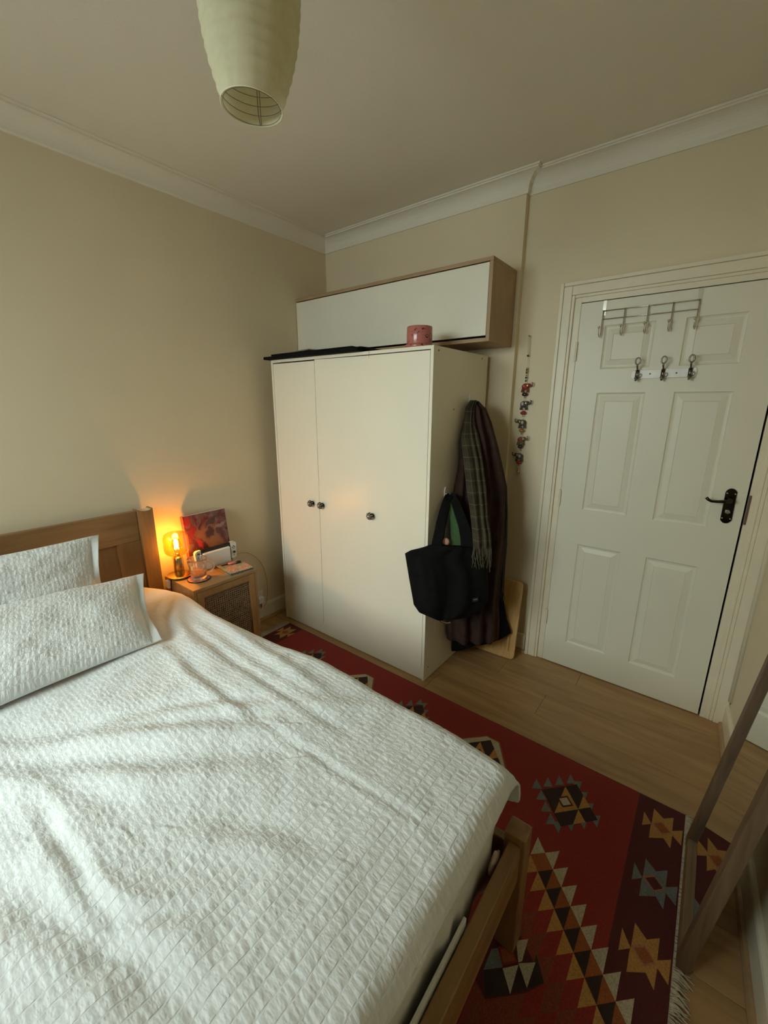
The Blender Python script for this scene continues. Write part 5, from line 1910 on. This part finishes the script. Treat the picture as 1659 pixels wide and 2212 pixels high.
for x in (2.020, 2.121, 2.222):
    y0 = DY - 0.0072
    h_ = MB()
    h_.box(x - 0.0075, x + 0.0075, y0 - 0.004, y0, 1.612, 1.652)
    h_.tube([(x, y0 - 0.003, 1.648), (x, y0 - 0.014, 1.654), (x, y0 - 0.030, 1.664), (x, y0 - 0.036, 1.672)], 0.004, 8)
    h_.tube([(x, y0 - 0.003, 1.620), (x, y0 - 0.014, 1.606), (x, y0 - 0.028, 1.604), (x, y0 - 0.034, 1.612)], 0.004, 8)
    loop = [(x + 0.0095 * math.sin(2 * PI * k / 20), y0 - 0.036, 1.688 - 0.0145 * math.cos(2 * PI * k / 20)) for k in range(21)]
    h_.tube(loop, 0.0032, 8, cap=False)
    h_.ball((x, y0 - 0.034, 1.615), 0.0062, 10, 6)
    h_.build('hook', HKM, hr, smooth=True)
    ring = [(x + 0.011 + 0.006 * math.cos(2 * PI * k / 16), y0 - 0.009, 1.627 + 0.008 * math.sin(2 * PI * k / 16)) for k in range(17)]
    MB().tube(ring, 0.0016, 6, cap=False).build('ring', HKM, hr, smooth=True)
for x in (2.071, 2.172):
    MB().ball((x, DY - 0.0068, 1.633), 0.0034, 8, 5, sc3=(1, 0.5, 1)).build('screw', HKM, hr, smooth=True)

# ------------------------------------------------------------------ string of little elephants
es = thing('elephant_garland', 'hanging string of small cloth elephants and beads on the wall beside the door', 'garland', (1.492, 0.03, 1.85))
EY = 0.018
MB().tube([(1.4905, 0.0345, 1.848), (1.4905, EY - 0.004, 1.848)], 0.0028, 8).build('nail', mat('nail_brass', (0.30, 0.20, 0.08), 0.4, 0.8), es, smooth=True)
STR = mat('garland_string', (0.50, 0.42, 0.24), 0.8)
o = MB()
for q in (-1, 1):
    o.tube([(1.4905, EY, 1.851), (1.4905 + 0.0038 * q, EY, 1.84), (1.4935 + 0.003 * q, EY, 1.765), (1.4945, EY, 1.752)], 0.0011, 6)
o.tube([(1.4945, EY, 1.752), (1.493, EY, 1.12)], 0.0009, 6)
o.build('string', STR, es)
bcols = [(0.02, 0.015, 0.015), (0.25, 0.02, 0.02), (0.35, 0.16, 0.03), (0.03, 0.02, 0.02), (0.40, 0.03, 0.02)]
bm_ = [mat('bead_%s' % n, c, 0.3) for n, c in zip(('black', 'crimson', 'amber', 'jet', 'red'), bcols)]
GOLD = mat('gold_sequin', (0.45, 0.32, 0.14), 0.3, 0.9)
for i, z in enumerate((1.748, 1.683, 1.676, 1.668, 1.660, 1.648, 1.636, 1.624, 1.618)):
    MB().ball((1.493, EY, z), 0.0042 if i % 3 else 0.0055, 10, 6).build('small_bead', bm_[0] if i % 2 == 0 else GOLD, es, smooth=True)
# (height, body colour, trunk direction, bead colour)
els = [(1.587, (0.24, 0.035, 0.03), 1, 0), (1.494, (0.06, 0.055, 0.06), 1, 1), (1.394, (0.07, 0.065, 0.05), -1, 2), (1.300, (0.16, 0.11, 0.06), 1, 3), (1.208, (0.06, 0.05, 0.055), -1, 4)]
zb = [1.548, 1.449, 1.353, 1.263, 1.174]
for (z, c, dr, bi), zbd in zip(els, zb):
    e = MB()
    e.ball((1.493, EY, z + 0.002), 0.017, 14, 10, sc3=(1.15, 0.55, 1.0))
    for lx in (-0.011, 0.010):
        e.tube([(1.493 + lx, EY, z - 0.008), (1.493 + lx * 1.5, EY - 0.001, z - 0.028)], 0.0062, 8, rs=[0.0070, 0.0058])
    hx_ = 1.493 + dr * 0.019
    e.ball((hx_, EY - 0.001, z + 0.009), 0.0105, 12, 8, sc3=(1, 0.7, 1))
    e.tube([(hx_ + dr * 0.006, EY - 0.002, z + 0.008), (hx_ + dr * 0.014, EY - 0.003, z + 0.002), (hx_ + dr * 0.021, EY - 0.003, z + 0.008), (hx_ + dr * 0.022, EY - 0.003, z + 0.020), (hx_ + dr * 0.015, EY - 0.003, z + 0.023)], 0.003, 8, rs=[0.0045, 0.0034, 0.003, 0.0026, 0.0022])
    eb = e.build('elephant', mat('elephant_%d' % int(z * 1000), c, 0.7, var=(160, 0.5)), es, smooth=True)
    MB().ball((hx_ - dr * 0.006, EY - 0.007, z + 0.007), 0.0075, 10, 6, sc3=(0.8, 0.3, 1.1)).build('ear', GOLD, eb, smooth=True)
    MB().ball((1.492 - dr * 0.004, EY - 0.0085, z + 0.004), 0.0095, 10, 6, sc3=(0.8, 0.25, 1.0)).build('saddle_cloth', bm_[4] if bi in (0, 3) else mat('saddle_pale', (0.45, 0.36, 0.28), 0.7), eb, smooth=True)
    MB().ball((1.493, EY, zbd), 0.0135, 14, 8, sc3=(1.15, 0.75, 0.75)).build('bead', bm_[bi], es, smooth=True)
    for q in (0.017, -0.016):
        MB().ball((1.493, EY, zbd + (q if q < 0 else 0.014)), 0.0040, 8, 6).build('small_bead', GOLD, es, smooth=True)
MB().lathe([(0.0015, 0.020), (0.004, 0.016), (0.0075, 0.004), (0.0105, 0.0), (0.009, 0.0005), (0.006, 0.006)], 16, T=Matrix.Translation((1.493, EY, 1.118))).build('bell', GOLD, es, smooth=True)
